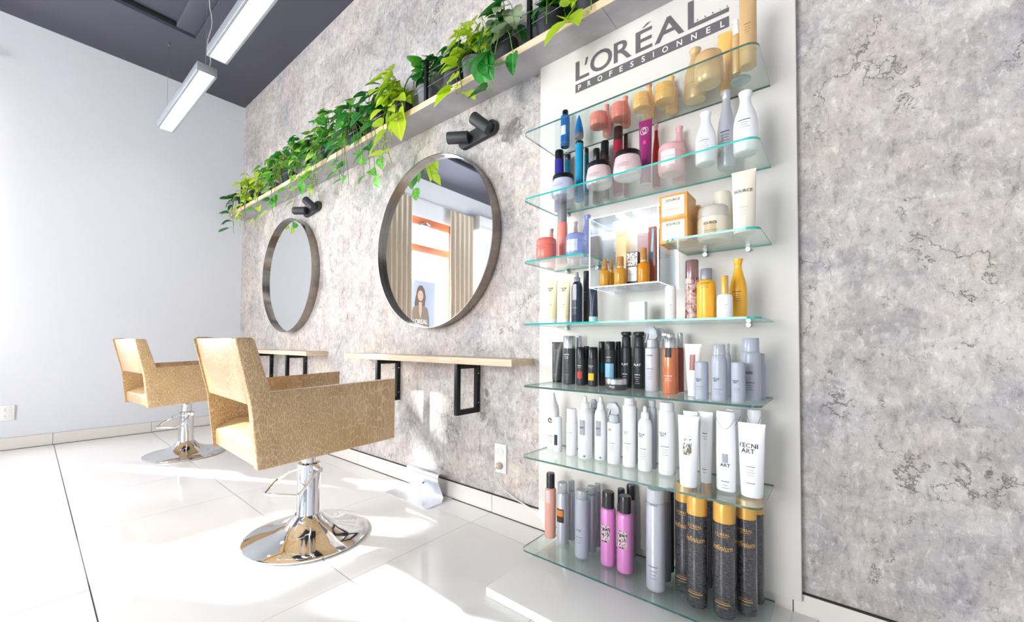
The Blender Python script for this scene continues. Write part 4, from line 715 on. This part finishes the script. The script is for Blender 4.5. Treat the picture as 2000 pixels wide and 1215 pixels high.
# second orange carton resting on the first
b0 = [q for q in PRODUCTS if q[0] == 'box' and 'lower one' in q[7]][0]
product('box', b0[1]-.001, b0[2]+.002, b0[3]+b0[9]['h']+.0004, b0[4], b0[5], 'orange,orange', 'orange carton with printed front, upper one of the stack of two', b0[8], dict(b0[9]))
b1 = list(b0)
product('box', b0[1]+.012, b0[2]+.125, b0[3], .04, .1, 'amber,orange', 'orange carton at the back against the panel behind the carton stack', b0[8], dict(w=.08, d=.07, h=.165))

# ------------------------------------------------------------------ round mirrors
def frame_metal():
    g = N('burnished_steel'); v = g.mapping((1, 1, 1)); n = g.noise(v, 2.2, 3, .5)
    g.l(g.ramp(n, [(.35, '#77726c'), (.65, '#a1988f')]), g.b.inputs['Base Color']); g.b.inputs['Metallic'].default_value = .95; g.b.inputs['Roughness'].default_value = .2; return g.m
FRM = frame_metal()
def ring(mb, ro, ri, y0, y1, seg=96):
    v = []; f = []
    for r_, y_ in ((ro, y0), (ro, y1), (ri, y1), (ri, y0)): v += [(r_*math.cos(2*PI*k/seg), y_, r_*math.sin(2*PI*k/seg)) for k in range(seg)]
    for a in range(4):
        b = (a+1) % 4
        for k in range(seg): q = (k+1) % seg; f.append((a*seg+k, a*seg+q, b*seg+q, b*seg+k))
    mb.add(v, f)
for xm, lbl in ((-2.012, 'large round mirror in a deep steel ring, nearer to the glass shelves'), (-4.117, 'round mirror in a deep steel ring near the room corner')):
    t = thing('round_mirror', lbl, 'mirror', (xm, 0, 1.5956), 0, 'round mirrors over the styling ledges')
    mb = MB(); ring(mb, .5505, .5465, -.077, -.001); mb.build('ring_frame', FRM, t, smooth=True, angle=40)
    mb = MB(); mb.lathe([(0, 0), (.546, 0), (.546, .006), (0, .006)], 96, (0, -.040, 0), axis='y'); mb.build('mirror_glass', MIRROR, t, smooth=True, angle=30)

# ------------------------------------------------------------------ wall spotlights
SPOT = mat('black_textured_metal', '#38393d', .5, .2)
def spotlight(x, z, label):
    t = thing('wall_spotlight', label, 'lamp', (x, 0, z), 0, 'twin wall spotlights over the mirrors'); t.rotation_euler = (0, R(-5), 0)
    b = MB(); n = 12; hw = .11; rr = .042
    P = [(hw+rr*math.cos(a), rr*math.sin(a)) for a in [-PI/2+PI*i/n for i in range(n+1)]]+[(-hw+rr*math.cos(a), rr*math.sin(a)) for a in [PI/2+PI*i/n for i in range(n+1)]]
    b.prism(P, -.03, -.001, axis='y'); b.build('wall_plate', SPOT, t, bevel=.003)
    for sx, d in ((-1, Vector((-.78, -.45, .10))), (1, Vector((-.55, -.28, .62)))):
        d.normalize(); q = d.to_track_quat('Z', 'Y')
        b = MB(); b.lathe([(0, -.008), (.012, -.008), (.012, .03), (0, .03)], 12); j = b.build('joint', SPOT, t, (sx*.09, -.034, 0), smooth=True); j.rotation_euler = (R(90), 0, 0)
        b = MB(); b.lathe([(0, -.05), (.031, -.05), (.035, -.046), (.035, .075), (.033, .079), (.029, .079), (.027, .06), (0, .06)], 28)
        c_ = b.build('lamp_head', SPOT, t, (sx*.09, -.074, .0), smooth=True); c_.rotation_euler = q.to_euler()
        b = MB(); b.lathe([(0, .0605), (.026, .0605), (.0255, .0625), (0, .0635)], 20); b.build('lens', mat('lamp_lens', '#d8d8d4', .2, 0, .4), c_, smooth=True)
spotlight(-1.635, 2.185, 'black twin cylinder wall spotlight above the large mirror near the shelves')
spotlight(-3.70, 2.17, 'black twin cylinder wall spotlight above the mirror near the corner')

# ------------------------------------------------------------------ styling ledges
for xa, xb, lbl, brk in ((-2.797, -1.236, 'light oak wall ledge under the large mirror near the shelves', (-2.388, -1.628)), (-4.96, -3.400, 'light oak wall ledge under the mirror near the corner', (-4.55, -3.79))):
    cx = (xa+xb)/2; t = thing('wall_ledge', lbl, 'ledge', (cx, 0, .836), 0, 'oak styling ledges')
    MB().box(xa-cx, xb-cx, -.1925, -.0005, 0, .036).build('ledge_top', OAK, t, bevel=.0015)
    for bx in brk:
        b = MB(); w_ = .012; d_ = .028
        x1, x2 = bx-cx-w_, bx-cx+w_
        b.box(x1, x2, -.19, -.19+d_, -.285, -.0005); b.box(x1, x2, -.001-d_, -.001, -.285, -.0005)
        b.box(x1, x2, -.19+d_, -.001-d_, -.285, -.285+d_); b.box(x1, x2, -.19+d_, -.001-d_, -.0005-d_, -.0005)
        o = b.build('bracket', BLACKM, t, bevel=.001)
        b = MB()
        for zz in (-.06, -.23): b.lathe([(0, 0), (.004, 0), (.003, .0015), (0, .002)], 8, (x2, -.015, zz), axis='x')
        b.build('bolt_heads', CHROME, o)

# ------------------------------------------------------------------ plant shelf
ps = thing('plant_shelf', 'long high wall shelf with pale oak front edge and grey underside carrying the plants', 'shelf', (-2.2, 0, 2.384))
cx = -2.2
seams = [-5.40, -3.9, -2.33, -.765, .85, 2.4]
for a, b in zip(seams, seams[1:]): MB().box(a-cx+.0008, b-cx-.0008, -.184, -.0005, 0, .034).build('shelf_board', LAM, ps)
for a, b in zip(seams, seams[1:]): MB().box(a-cx+.0004, b-cx-.0004, -.1875, -.1842, -.0004, .0365).build('front_edging', PLY, ps)
# guard rail: flat posts and two wires
gr = thing('guard_rail', 'black flat posts joined by thin steel wires along the plant shelf front', 'rail', (-2.2, -.165, 2.419))
posts = [-1.157+.777*k for k in (2, 1, 0, -1, -2, -3, -4, -5)]
for p in posts:
    MB().box(p-cx-.011, p-cx+.011, -.010, .010, 0, .27).build('post', BLACKM, gr, bevel=.001)
for zz in (.10, .19):
    b = MB(); b.tube([(posts[-1]-cx, 0, zz), (posts[0]-cx, 0, zz)], .0013, 6); b.build('wire', STEEL, gr)

# leaves
def leaf_mesh(name, m_, wid=1.0, fold=.28, droop=.22, oval=False):
    side = [(.16, -.09), (.37, .03), (.43, .24), (.34, .54), (.17, .82)] if not oval else [(.05, .0), (.2, .15), (.3, .45), (.3, .72), (.17, .93)]
    def P(x, y): return (x*wid, y, abs(x)*fold-droop*max(y, 0)**2)
    mid = [P(0, 0), P(0, .26), P(0, .55), P(0, .82), P(0, 1.02)]
    v = mid[:]; f = []
    for s_ in (1, -1):
        o = len(v); v += [P(s_*x, y) for x, y in side]; a, b, c, d, e = range(o, o+5)
        ff = [(0, a, b), (0, b, c, 1), (1, c, d, 2), (2, d, e, 3), (3, e, 4)]
        f += ff if s_ > 0 else [tuple(reversed(q)) for q in ff]
    me = bpy.data.meshes.new(name); me.from_pydata(v, [], f); me.materials.append(m_); me.shade_smooth(); me.update(); return me
def leaf_mat(name, a, b, rib, var=.0):
    g = N(name); tc = g.n('TexCoord'); oi = g.n('ObjectInfo'); sp = g.n('SeparateXYZ', {0: tc.outputs['Object']})
    ax = g.n('Math', {0: sp.outputs[0]}, operation='ABSOLUTE').outputs[0]
    c = g.mix(oi.outputs['Random'], a, b)
    off = g.n('VectorMath', {0: tc.outputs['Object'], 1: g.n('CombineXYZ', {0: oi.outputs['Random'], 1: oi.outputs['Random']}).outputs[0]}, operation='ADD').outputs[0]
    if var: c = g.mix(g.n('Math', {0: g.ramp(g.noise(off, 5, 3, .6), [(.5, 0.0), (.62, 1.0)]), 1: var}, operation='MULTIPLY').outputs[0], c, '#d9dfa8')
    c = g.mix(g.ramp(ax, [(.012, .75), (.035, 0.0)]), c, rib)
    g.l(c, g.b.inputs['Base Color']); g.b.inputs['Roughness'].default_value = .3
    tr = g.n('BsdfTranslucent'); g.l(c, tr.inputs[0]); mx = g.n('MixShader', {0: .3}); out = [x for x in g.t.nodes if x.type == 'OUTPUT_MATERIAL'][0]
    g.l(g.b.outputs[0], mx.inputs[1]); g.l(tr.outputs[0], mx.inputs[2]); g.l(mx.outputs[0], out.inputs[0]); return g.m
LM = dict(lime=leaf_mat('lime_leaf', '#b4d82a', '#d3e83f', '#e2f07c'), mid=leaf_mat('green_leaf', '#3fae35', '#72c83e', '#9cd868', .3), dark=leaf_mat('dark_green_leaf', '#1f6a2a', '#2f8a3a', '#58a552', .12),
          vari=leaf_mat('variegated_leaf', '#86c438', '#b4dc4c', '#dfeea8', .75), deep=leaf_mat('deep_green_leaf', '#24802c', '#38983c', '#74b860', .1), pale=leaf_mat('pale_marbled_leaf', '#a9bd9a', '#b9c9a4', '#7fa070', .5))
LV = {k: [leaf_mesh('leaf', m_, 1, .25, .2), leaf_mesh('leaf', m_, .85, .1, .35), leaf_mesh('leaf', m_, .95, .4, .1)] for k, m_ in LM.items()}
LV['oval'] = [leaf_mesh('leaf', LM['dark'], 1, .15, .1, True)]
STEM = mat('green_stem', '#7f9a3c', .5); SOIL = mat('potting_soil', '#2c211a', .95); POT = mat('dark_grey_plastic_pot', '#3c3d42', .5); POTL = mat('grey_plastic_pot', '#77797e', .5)
def plant(x, label, kinds, n, size, seed, spread=.26, rise=.30, hang=.12, long=0, potm=None, longx=0, extra=()):
    rd = random.Random(seed); t = thing('potted_plant', label, 'plant', (x, -.093, 2.418), 0, 'potted trailing plants on the high shelf')
    b = MB(); b.lathe([(0, 0), (.052, 0), (.068, .13), (.073, .13), (.073, .148), (.066, .148), (.064, .125), (0, .125)], 20); b.build('pot', potm or POT, t, smooth=True)
    b = MB(); b.lathe([(.0645, .126), (.03, .131), (0, .134)], 14); b.build('soil', SOIL, t)
    st = MB(); leaves = []
    def clampv(v):
        v.y = min(v.y, .075); return v
    nv = max(5, n//6)
    for i in range(nv):
        a = rd.uniform(0, 2*PI); tr = i < long
        if tr: # trailing vine over the front edge
            ox = rd.uniform(-.05, .05)+longx*rd.uniform(.3, 1); L = hang*rd.uniform(1.3, 2.4)
            pts = [Vector((0, -.01, .12)), Vector((ox*.4, -.05, .19)), Vector((ox, -.115, .12)), Vector((ox+rd.uniform(-.03, .03), -.135, .0)), Vector((ox+rd.uniform(-.05, .05), -.13, -L*.5)), Vector((ox+rd.uniform(-.08, .08), -.12, -L))]
        else:
            rx = math.cos(a)*spread*rd.uniform(.35, 1); ryy = max(-.13, min(.04, math.sin(a)*.13)); top = rise*rd.uniform(.45, 1)
            end = top-rd.uniform(0, hang+.05) if ryy > -.06 else top-rd.uniform(.05, hang+.22)
            pts = [Vector((0, 0, .12)), Vector((rx*.25, ryy*.3, .12+top*.5)), Vector((rx*.6, ryy*.7-.01, .1+top)), Vector((rx*.95, ryy-.015, .05+end))]
        cr_ = []
        for k in range(len(pts)-1):
            for q in range(4):
                u = q/4; cr_.append(pts[k].lerp(pts[k+1], u))
        cr_.append(pts[-1])
        for _ in range(2): cr_ = [cr_[0]]+[(cr_[j-1]+cr_[j]*2+cr_[j+1])/4 for j in range(1, len(cr_)-1)]+[cr_[-1]]
        st.tube(cr_, .0022, 5)
        m_ = max(3, round(n/nv)); 
        for j in range(m_):
            u = .35+.65*(j+rd.random()*.6)/m_ if not tr else .2+.8*(j+.5)/m_
            p = cr_[min(len(cr_)-1, int(u*(len(cr_)-1)))]
            az = rd.uniform(-PI, 0) if rd.random() < .72 else rd.uniform(0, PI); s_ = size*rd.uniform(.65, 1.2)
            d = Vector((math.cos(az), math.sin(az)*.9, rd.uniform(-.15, .7)))
            if tr: d = Vector((math.cos(az), -abs(math.sin(az)), rd.uniform(-.5, .1)))
            d.normalize(); e_ = p+d*rd.uniform(.02, .045); e_.y = min(e_.y, .03)
            st.tube([p, p.lerp(e_, .5)+Vector((0, 0, .006)), e_], .0013, 4)
            leaves.append((e_, d, s_))
    lkeys = [None]*len(leaves)
    for (gx, gy, gz, gs, gk, gd) in extra:
        q_ = Vector((gx-x, gy+.093, gz-2.418)); st.tube([Vector((0, -.02, .13)), Vector((q_.x*.4, -.07, .17)), Vector((q_.x*.85, min(q_.y, -.115), max(q_.z+.06, .06))), Vector((q_.x*.97, q_.y, q_.z+.02)), q_], .002, 5)
        leaves.append((q_, Vector(gd), gs)); lkeys.append(gk)
    st.build('stems', STEM, t, smooth=True)
    for (e_, d, s_), lk in zip(leaves, lkeys):
        kd = lk or rd.choice(kinds); me = rd.choice(LV[kd]) if not lk else LV[kd][0]
        ly = Vector((d.x*.8, d.y*.9-.15, -.45+rd.uniform(-.45, .35))).normalized()
        if lk: ly = d.normalized()
        tip = e_+ly*s_
        if tip.y > .085: ly.y = -abs(ly.y)
        nn = Vector((rd.uniform(-.4, .5), -.7, .75+rd.uniform(-.3, .3))); nn = (nn-ly*nn.dot(ly)).normalized(); xx = ly.cross(nn).normalized()
        o = bpy.data.objects.new('leaf', me); C.objects.link(o); o.parent = t
        o.matrix_local = Matrix.Translation(e_) @ Matrix((xx, ly, nn)).transposed().to_4x4() @ Matrix.Scale(s_, 4)
    return t
plant(-5.17, 'plant with dark spoon-shaped leaves at the left end of the high shelf', ['oval', 'dark'], 36, .10, 1, .22, .20, .12, 2)
plant(-4.83, 'yellow green trailing plant, second from the room corner', ['lime', 'lime', 'vari'], 80, .085, 2, .26, .30, .14, 3)
plant(-4.42, 'lime plant mixed with variegated leaves, third from the room corner', ['vari', 'lime', 'lime', 'mid'], 80, .085, 3, .26, .32, .16, 2, potm=POTL)
plant(-4.02, 'bushy green plant above the left mirror spotlight', ['mid', 'deep', 'vari'], 80, .09, 4, .28, .33, .14, 3)
plant(-3.62, 'leafy green plant with one vine hanging by the spotlight', ['mid', 'vari', 'deep'], 76, .095, 5, .26, .33, .14, 2, potm=POTL, extra=((-3.50, -.2, 2.30, .10, 'mid', (.1, -.1, -1)), (-3.56, -.2, 2.38, .08, 'lime', (-.4, -.1, -1))))
plant(-3.24, 'large bushy mid green plant right of the left spotlight', ['mid', 'deep', 'mid', 'vari'], 84, .095, 6, .28, .38, .14, 4)
plant(-2.86, 'dark green plant with long vines trailing between the two mirrors', ['deep', 'mid', 'dark'], 70, .10, 7, .22, .34, .18, 4, longx=.12, extra=((-2.40, -.2, 2.08, .10, 'mid', (.4, -.1, -.9)), (-2.47, -.2, 2.14, .08, 'mid', (.7, -.1, -.5)), (-2.36, -.2, 2.19, .08, 'mid', (.3, -.1, -1)), (-2.55, -.2, 2.12, .08, 'mid', (-.8, -.1, -.3)), (-2.60, -.2, 2.26, .08, 'mid', (.7, -.1, -.6)), (-2.66, -.2, 2.32, .08, 'mid', (.8, -.1, -.4))))
plant(-2.52, 'dark heart-leaved plant left of the bright lime plant', ['dark', 'deep'], 54, .11, 8, .18, .27, .10, 1)
plant(-2.27, 'bright lime plant drooping over the shelf edge above the large mirror', ['lime'], 56, .105, 9, .16, .26, .14, 3, longx=.03, extra=((-2.14, -.22, 2.36, .13, 'lime', (.3, -.1, -1)), (-2.10, -.22, 2.44, .10, 'lime', (.2, -.1, -1)), (-2.2, -.22, 2.40, .10, 'lime', (-.2, -.1, -1))))
plant(-2.00, 'green plant with broad pointed leaves next to a black post', ['mid', 'deep'], 22, .13, 10, .14, .24, .03, 0, potm=POTL)
plant(-1.76, 'dark small-leaved plant behind the tall lime plant', ['dark', 'deep'], 30, .11, 11, .12, .28, .02, 0)
plant(-1.60, 'upright lime yellow plant left of the marbled leaves', ['lime'], 44, .115, 12, .11, .30, .06, 2, potm=POTL)
plant(-1.37, 'plant with very large deep green leaves and a pale marbled leaf', ['deep', 'pale', 'dark', 'deep'], 26, .14, 13, .14, .24, .10, 1, longx=.05, extra=((-1.41, -.24, 2.43, .17, 'deep', (.15, -.1, -1)), (-1.37, -.25, 2.40, .13, 'deep', (.35, -.1, -1)), (-1.215, -.22, 2.37, .10, 'deep', (-.1, -.05, -1)), (-1.27, -.16, 2.66, .13, 'pale', (.35, -.3, -1)), (-1.45, -.18, 2.62, .12, 'dark', (-.3, -.2, -1))))
plant(-1.09, 'dark trailing plant right of the black post over the panel', ['dark', 'deep'], 32, .115, 14, .12, .22, .05, 0)
plant(-.86, 'lime plant at the right above the display panel', ['lime'], 30, .12, 15, .16, .18, .05, 1, longx=.02)

# ------------------------------------------------------------------ styling chairs
def bev_poly_prism(poly, x0, x1, name, parent, b=.012, m_=None):
    mb = MB(); mb.prism(poly, x0, x1, axis='x'); return mb.build(name, m_ or CROC, parent, bevel=b, seg=3)
def chair(x, y, rz, label):
    t = thing('styling_chair', label, 'chair', (x, y, 0), rz, 'gold styling chairs')
    # side panel outline in (y, z): back upright and arm in one piece
    P = [(-.335, .452), (.282, .478), (.282, .772), (-.290, .752), (-.354, .958), (-.362, .966), (-.412, .966), (-.422, .958), (-.362, .70)]
    for sx in (-1, 1):
        a, b_ = (sx*.315, sx*.27) if sx > 0 else (-.315, -.27)
        bev_poly_prism(P, min(a, b_), max(a, b_), 'side_panel', t, .010)
    # back rest: slab between the side panels, open below
    n = 9; V = []; prof = [(-.40, .965), (-.345, .965), (-.268, .76), (-.282, .70), (-.368, .70)]
    mb = MB(); mb.prism([(-.422, .9655), (-.356, .9655), (-.280, .755), (-.290, .70), (-.364, .705)], -.271, .271, axis='x'); mb.build('backrest', CROC, t, bevel=.01, seg=3)
    mb = MB(); mb.prism([(-.333, .456), (.265, .482), (.278, .50), (.278, .565), (.26, .59), (-.26, .575), (-.338, .535)], -.2695, .2695, axis='x'); mb.build('seat', CROC, t, bevel=.018, seg=3)
    MB().box(-.09, .09, -.10, .10, .445, .464).build('mounting_plate', BLACKM, t, bevel=.003)
    mb = MB(); mb.lathe([(0, .44), (.05, .445), (.05, .43), (.036, .42), (.036, .36), (.052, .355), (.054, .33), (.054, .115), (.057, .11), (.057, .098), (.0, .098)][::-1], 40); mb.build('hydraulic_column', CHROME, t, smooth=True)
    mb = MB(); mb.lathe([(0, .001), (.280, .001), (.286, .005), (.286, .010), (.278, .014), (.22, .026), (.15, .044), (.10, .068), (.068, .10), (.06, .112), (0, .112)], 72); mb.build('round_base', CHROME, t, smooth=True, angle=30)
    mb = MB(); L = [(.05, -.02, .36), (.10, -.06, .365), (.10, -.09, .35)]
    mb.tube([(.02, -.045, .34), (-.02, -.08, .322), (-.06, -.12, .29), (-.055, -.14, .28), (-.012, -.198, .25), (.0, -.198, .25), (.115, -.105, .25), (.12, -.09, .258), (.12, -.03, .32), (.10, .0, .345)], .0055, 10)
    mb.lathe([(0, -.055), (.012, -.055), (.012, .055), (0, .055)], 12, (.07, -.0, .345), axis='x')
    mb.build('foot_pedal', CHROME, t, smooth=True)
    return t
chair(-2.02, -.81, R(-2), 'gold crocodile leather styling chair in the foreground under the large mirror')
chair(-4.255, -.80, R(4), 'gold crocodile leather styling chair at the back by the white wall')

# ------------------------------------------------------------------ chrome foot rest below the near ledge
fr = thing('foot_rest', 'polished steel foot rest with curved plate standing at the wall under the large mirror', 'foot rest', (-2.02, -.02, 0))
POL = mat('polished_steel_sheet', '#e2e5e9', .22, .85)
mb = MB(); mb.prism(round_rect(-.205, .205, -.205, -.002, .02, 4, (1, 1, 0, 0)), .0005, .006); mb.build('floor_plate', POL, fr)
mb = MB(); cv = [(-.030, .006), (-.040, .030), (-.052, .060), (-.066, .090), (-.076, .115), (-.078, .135), (-.070, .150), (-.050, .160), (-.020, .164)]
th_ = .004
mb.prism(cv+[(a+.0025, b-.0035) for a, b in cv[::-1]], -.15, .15, axis='x'); mb.build('curved_plate', POL, fr, smooth=True, angle=40)
mb = MB(); mb.lathe([(0, 0), (.006, 0), (.006, .003), (0, .003)], 10, (0, -.064, .07), axis='y'); mb.build('screw', BLACKM, fr)

# ------------------------------------------------------------------ sockets
PLA = mat('white_plastic', '#ecebe8', .3); HOLE = mat('socket_holes', '#7b7873', .6)
so_ = thing('wall_socket', 'white double wall socket with a plugged cable beside the display panel', 'socket', (-1.453, 0, .312))
MB().box(-.041, .041, -.0105, -.0005, -.08, .08).build('cover_plate', PLA, so_, bevel=.002)
for zz in (.038, -.038):
    b = MB(); b.lathe([(0, 0), (.018, 0), (.021, -.0035), (.022, -.0035), (.022, 0)], 24, (0, -.0112, zz), axis='y'); b.build('socket_insert', PLA, so_, smooth=True)
    b = MB(); b.box(-.0115, -.0075, -.0125, -.0113, zz-.002, zz+.002); b.box(.0075, .0115, -.0125, -.0113, zz-.002, zz+.002); b.build('pin_holes', HOLE, so_)
pw = thing('power_cable', 'cream plug and cable running from the double socket down behind the panel', 'cable', (-1.453, -.012, .274))
b = MB(); b.lathe([(0, 0), (.017, 0), (.0185, -.004), (.0175, -.018), (.010, -.028), (0, -.03)], 20, axis='y'); b.build('plug', mat('cream_plastic', '#d8c9b2', .4), pw, smooth=True)
b = MB(); b.tube([(0, -.028, 0), (.0, -.045, -.012), (.0, -.04, -.05), (.01, -.02, -.09), (.05, -.012, -.125), (.12, -.008, -.155), (.20, -.006, -.175), (.275, -.006, -.19)], .0036, 8); b.build('cord', mat('white_cord', '#e2dfd8', .4), pw, smooth=True)
s2 = thing('wall_socket', 'white double wall socket low on the white far wall', 'socket', (X0, -1.782, .322))
MB().box(.0005, .0105, -.041, .041, -.065, .065).build('cover_plate', PLA, s2, bevel=.002)
for zz in (.028, -.028):
    b = MB(); b.lathe([(0, 0), (.016, 0), (.019, .003), (.020, .003), (.020, 0)], 24, (.0112, 0, zz), axis='x'); b.build('socket_insert', PLA, s2, smooth=True)
    b = MB(); b.box(.0113, .0125, -.0115, -.0075, zz-.002, zz+.002); b.box(.0113, .0125, .0075, .0115, zz-.002, zz+.002); b.build('pin_holes', HOLE, s2)

# ------------------------------------------------------------------ pendant lights
ALU = mat('brushed_aluminium', '#b7bcc2', .38, .6); DIFF = mat('lit_opal_diffuser', '#ffffff', .5, emis='#fffdf8', es=4.2)
def pendant(xa, xb, label, wires, yc_=-.868):
    cx_, z0 = (xa+xb)/2, 2.968
    t = thing('pendant_light', label, 'lamp', (cx_, yc_, z0), 0, 'linear pendant lights'); h2 = (xb-xa)/2; w2 = .064
    b = MB(); b.box(-h2, h2, -w2, -w2+.017, 0, .066); b.box(-h2, h2, w2-.017, w2, 0, .066); b.box(-h2, h2, -w2+.017, w2-.017, .05, .066); b.build('housing', ALU, t, bevel=.001)
    for e0 in (-h2-.003, h2): MB().box(e0, e0+.003, -w2, w2, 0, .066).build('end_cap', mat('grey_end_cap', '#9a9ca0', .45), t, bevel=.0008)
    b = MB(); b.box(-h2+.006, h2-.006, -w2+.0175, w2-.0175, .004, .02); b.build('diffuser', DIFF, t)
    for wx in wires:
        b = MB(); b.tube([(wx, 0, .066), (wx, 0, ZC-z0-.005)], .0016, 6); b.lathe([(0, 0), (.009, 0), (.009, .02), (0, .02)], 12, (wx, 0, ZC-z0-.02)); b.lathe([(0, 0), (.007, 0), (.005, .018), (0, .018)], 10, (wx, 0, .066)); b.build('suspension_wire', STEEL, t, smooth=True)
    return t
pA = pendant(-4.918, -3.632, 'slim aluminium pendant light with lit underside near the far wall', (-.60, .60))
pB = pendant(-3.40, -2.114, 'slim aluminium pendant light cut off by the top of the picture', (-.60, .60))
pendant(-1.9, -.614, 'added unseen pendant light brightening the floor, nearer to the corner side', (-.60, .60), -3.5)  # unseen second row, added to light the floor before the shelves
pendant(-.38, .906, 'added unseen pendant light brightening the floor, deeper in the room', (-.60, .60), -3.5)  # other added pendant, out of view, for the same floor light
b = MB(); rr_ = random.Random(3); q = [Vector((.615, .02, .066))]+[Vector((.615+.012*math.sin(i*1.3)+rr_.uniform(-.005, .005), .02+.012*math.cos(i*.9), .066+.745*i/14)) for i in range(1, 14)]+[Vector((.615, .02, ZC-2.968+.05))]
b.tube(q, .004, 7); b.build('power_cord', mat('grey_cord', '#b0afac', .5), pA, smooth=True)
b = MB(); b.tube([(-.645, -.02, .07), (-.675, -.03, .10), (-.70, -.02, .09), (-.695, 0, .06), (-.67, .0, .05), (-.645, 0, .06)], .0016, 6); b.build('wire_loop', STEEL, pA)

# ------------------------------------------------------------------ things seen only in the mirror
CURT = N('linen_curtain'); v_ = CURT.mapping(); CURT.l(CURT.ramp(CURT.noise(v_, 160, 2, .6), [(.3, '#c3b5a2'), (.7, '#d9cdbc')]), CURT.b.inputs['Base Color']); CURT.b.inputs['Roughness'].default_value = .85; CURT = CURT.m
rod = thing('curtain_rod', 'slim steel curtain rod above the street window', 'rod', (X0+.09, -2.9, 3.40))
b = MB(); b.tube([(0, -1.3, 0), (0, 1.0, 0)], .009, 10); b.build('rod', STEEL, rod)
for q in (-1.25, .95): b = MB(); b.tube([(-.088, q, 0), (0, q, 0)], .006, 8); b.build('rod_bracket', STEEL, rod)
for ya, yb, lbl in ((-2.58, -2.06, 'beige curtain on the left side of the street window seen in the mirror'), (-4.06, -3.44, 'beige curtain gathered right of the street window seen in the mirror')):
    cy = (ya+yb)/2; t = thing('curtain', lbl, 'curtain', (X0+.09, cy, 0), 0, 'beige curtains at the street window')
    n = 80; V = []; rows = [3.385, 3.30, 2.6, 1.8, 1.0, .06]
    for z_ in rows:
        for i in range(n+1):
            s_ = i/n; fold = math.sin(s_*2*PI*5+.5*math.sin(z_*1.5))*(.032 if z_ < 3.3 else .022)
            V.append((fold+.01*math.sin(s_*30+z_), (s_-.5)*(yb-ya)*(1-.06*math.sin(z_)), z_))
    Fc = [(r_*(n+1)+i, r_*(n+1)+i+1, (r_+1)*(n+1)+i+1, (r_+1)*(n+1)+i) for r_ in range(len(rows)-1) for i in range(n)]
    me = mesh('drape', V, Fc, CURT, True, 80); o = link('drape', me, t)
ac = thing('air_conditioner', 'white wall air conditioner beside the street window seen in the mirror', 'air conditioner', (X0, -4.5, 3.30))
MB().box(.001, .20, -.40, .40, -.14, .14).build('casing', PLA, ac, bevel=.025, seg=3)
b = MB(); [b.box(.199, .2015, -.36, .36, -.10+.02*i, -.096+.02*i) for i in range(3)]; b.build('louvres', mat('grey_slot', '#8d9094', .5), ac)
# advertising poster hanging in the window, turned to the street
po_ = thing('window_poster', 'pale blue hanging poster of a woman in the street window seen in the mirror', 'poster', (X0-.045, -2.87, 0))
b = MB(); b.box(-.001, .001, -.335, .335, .82, 2.035); b.build('sheet', mat('pale_blue_poster', '#a0abc0', .6), po_)
b = MB(); b.box(-.006, .006, -.345, .345, 2.03, 2.05); b.build('top_rail', STEEL, po_)
HAIR = mat('brown_print', '#5a4a45', .6); SK = mat('skin_print', '#c4a292', .6); COAT = mat('taupe_print', '#776b5f', .6); JN = mat('denim_print', '#53677f', .6)
def flatp(name, pts, m_, off): b = MB(); b.prism([(y_, z_) for y_, z_ in pts], off, off+.0006, axis='x'); b.build(name, m_, po_)
def ell(cy_, cz_, a, b_, n=20): return [(cy_+a*math.cos(2*PI*i/n), cz_+b_*math.sin(2*PI*i/n)) for i in range(n)]
flatp('printed_hair', [(-.10, 1.62), (-.12, 1.75), (-.09, 1.88), (-.04, 1.945), (.02, 1.95), (.07, 1.89), (.10, 1.76), (.13, 1.62), (.10, 1.50), (-.10, 1.50)], HAIR, .0012)
flatp('printed_coat', [(-.21, 1.02), (-.20, 1.40), (-.16, 1.56), (-.06, 1.60), (.06, 1.60), (.16, 1.56), (.20, 1.40), (.22, 1.02)], COAT, .0015)
flatp('printed_legs', [(-.17, .83), (-.15, 1.10), (.15, 1.10), (.19, .83)], JN, .0018)
flatp('printed_neck', [(-.03, 1.50), (-.035, 1.66), (.035, 1.66), (.03, 1.50), (0, 1.36)], SK, .0021)
flatp('printed_face', ell(0, 1.77, .062, .092), SK, .0024)
flatp('printed_eyes', ell(-.025, 1.79, .012, .005), HAIR, .0031); flatp('printed_eyes', ell(.025, 1.79, .012, .005), HAIR, .0031); flatp('printed_mouth', ell(0, 1.72, .016, .005), mat('lip_print', '#a8645c', .6), .0031)
b = MB(); tmp = MB(); fit_text(tmp, 'LOREAL', -.16, .16, 1.28, 1.36, 0); fit_text(tmp, 'PARIS', -.17, .17, 1.12, 1.24, 0)
b.add([(.0034, -x_, z_) for x_, y_, z_ in tmp.v], tmp.f); b.build('printed_words', mat('white_print', '#efece6', .4), po_)
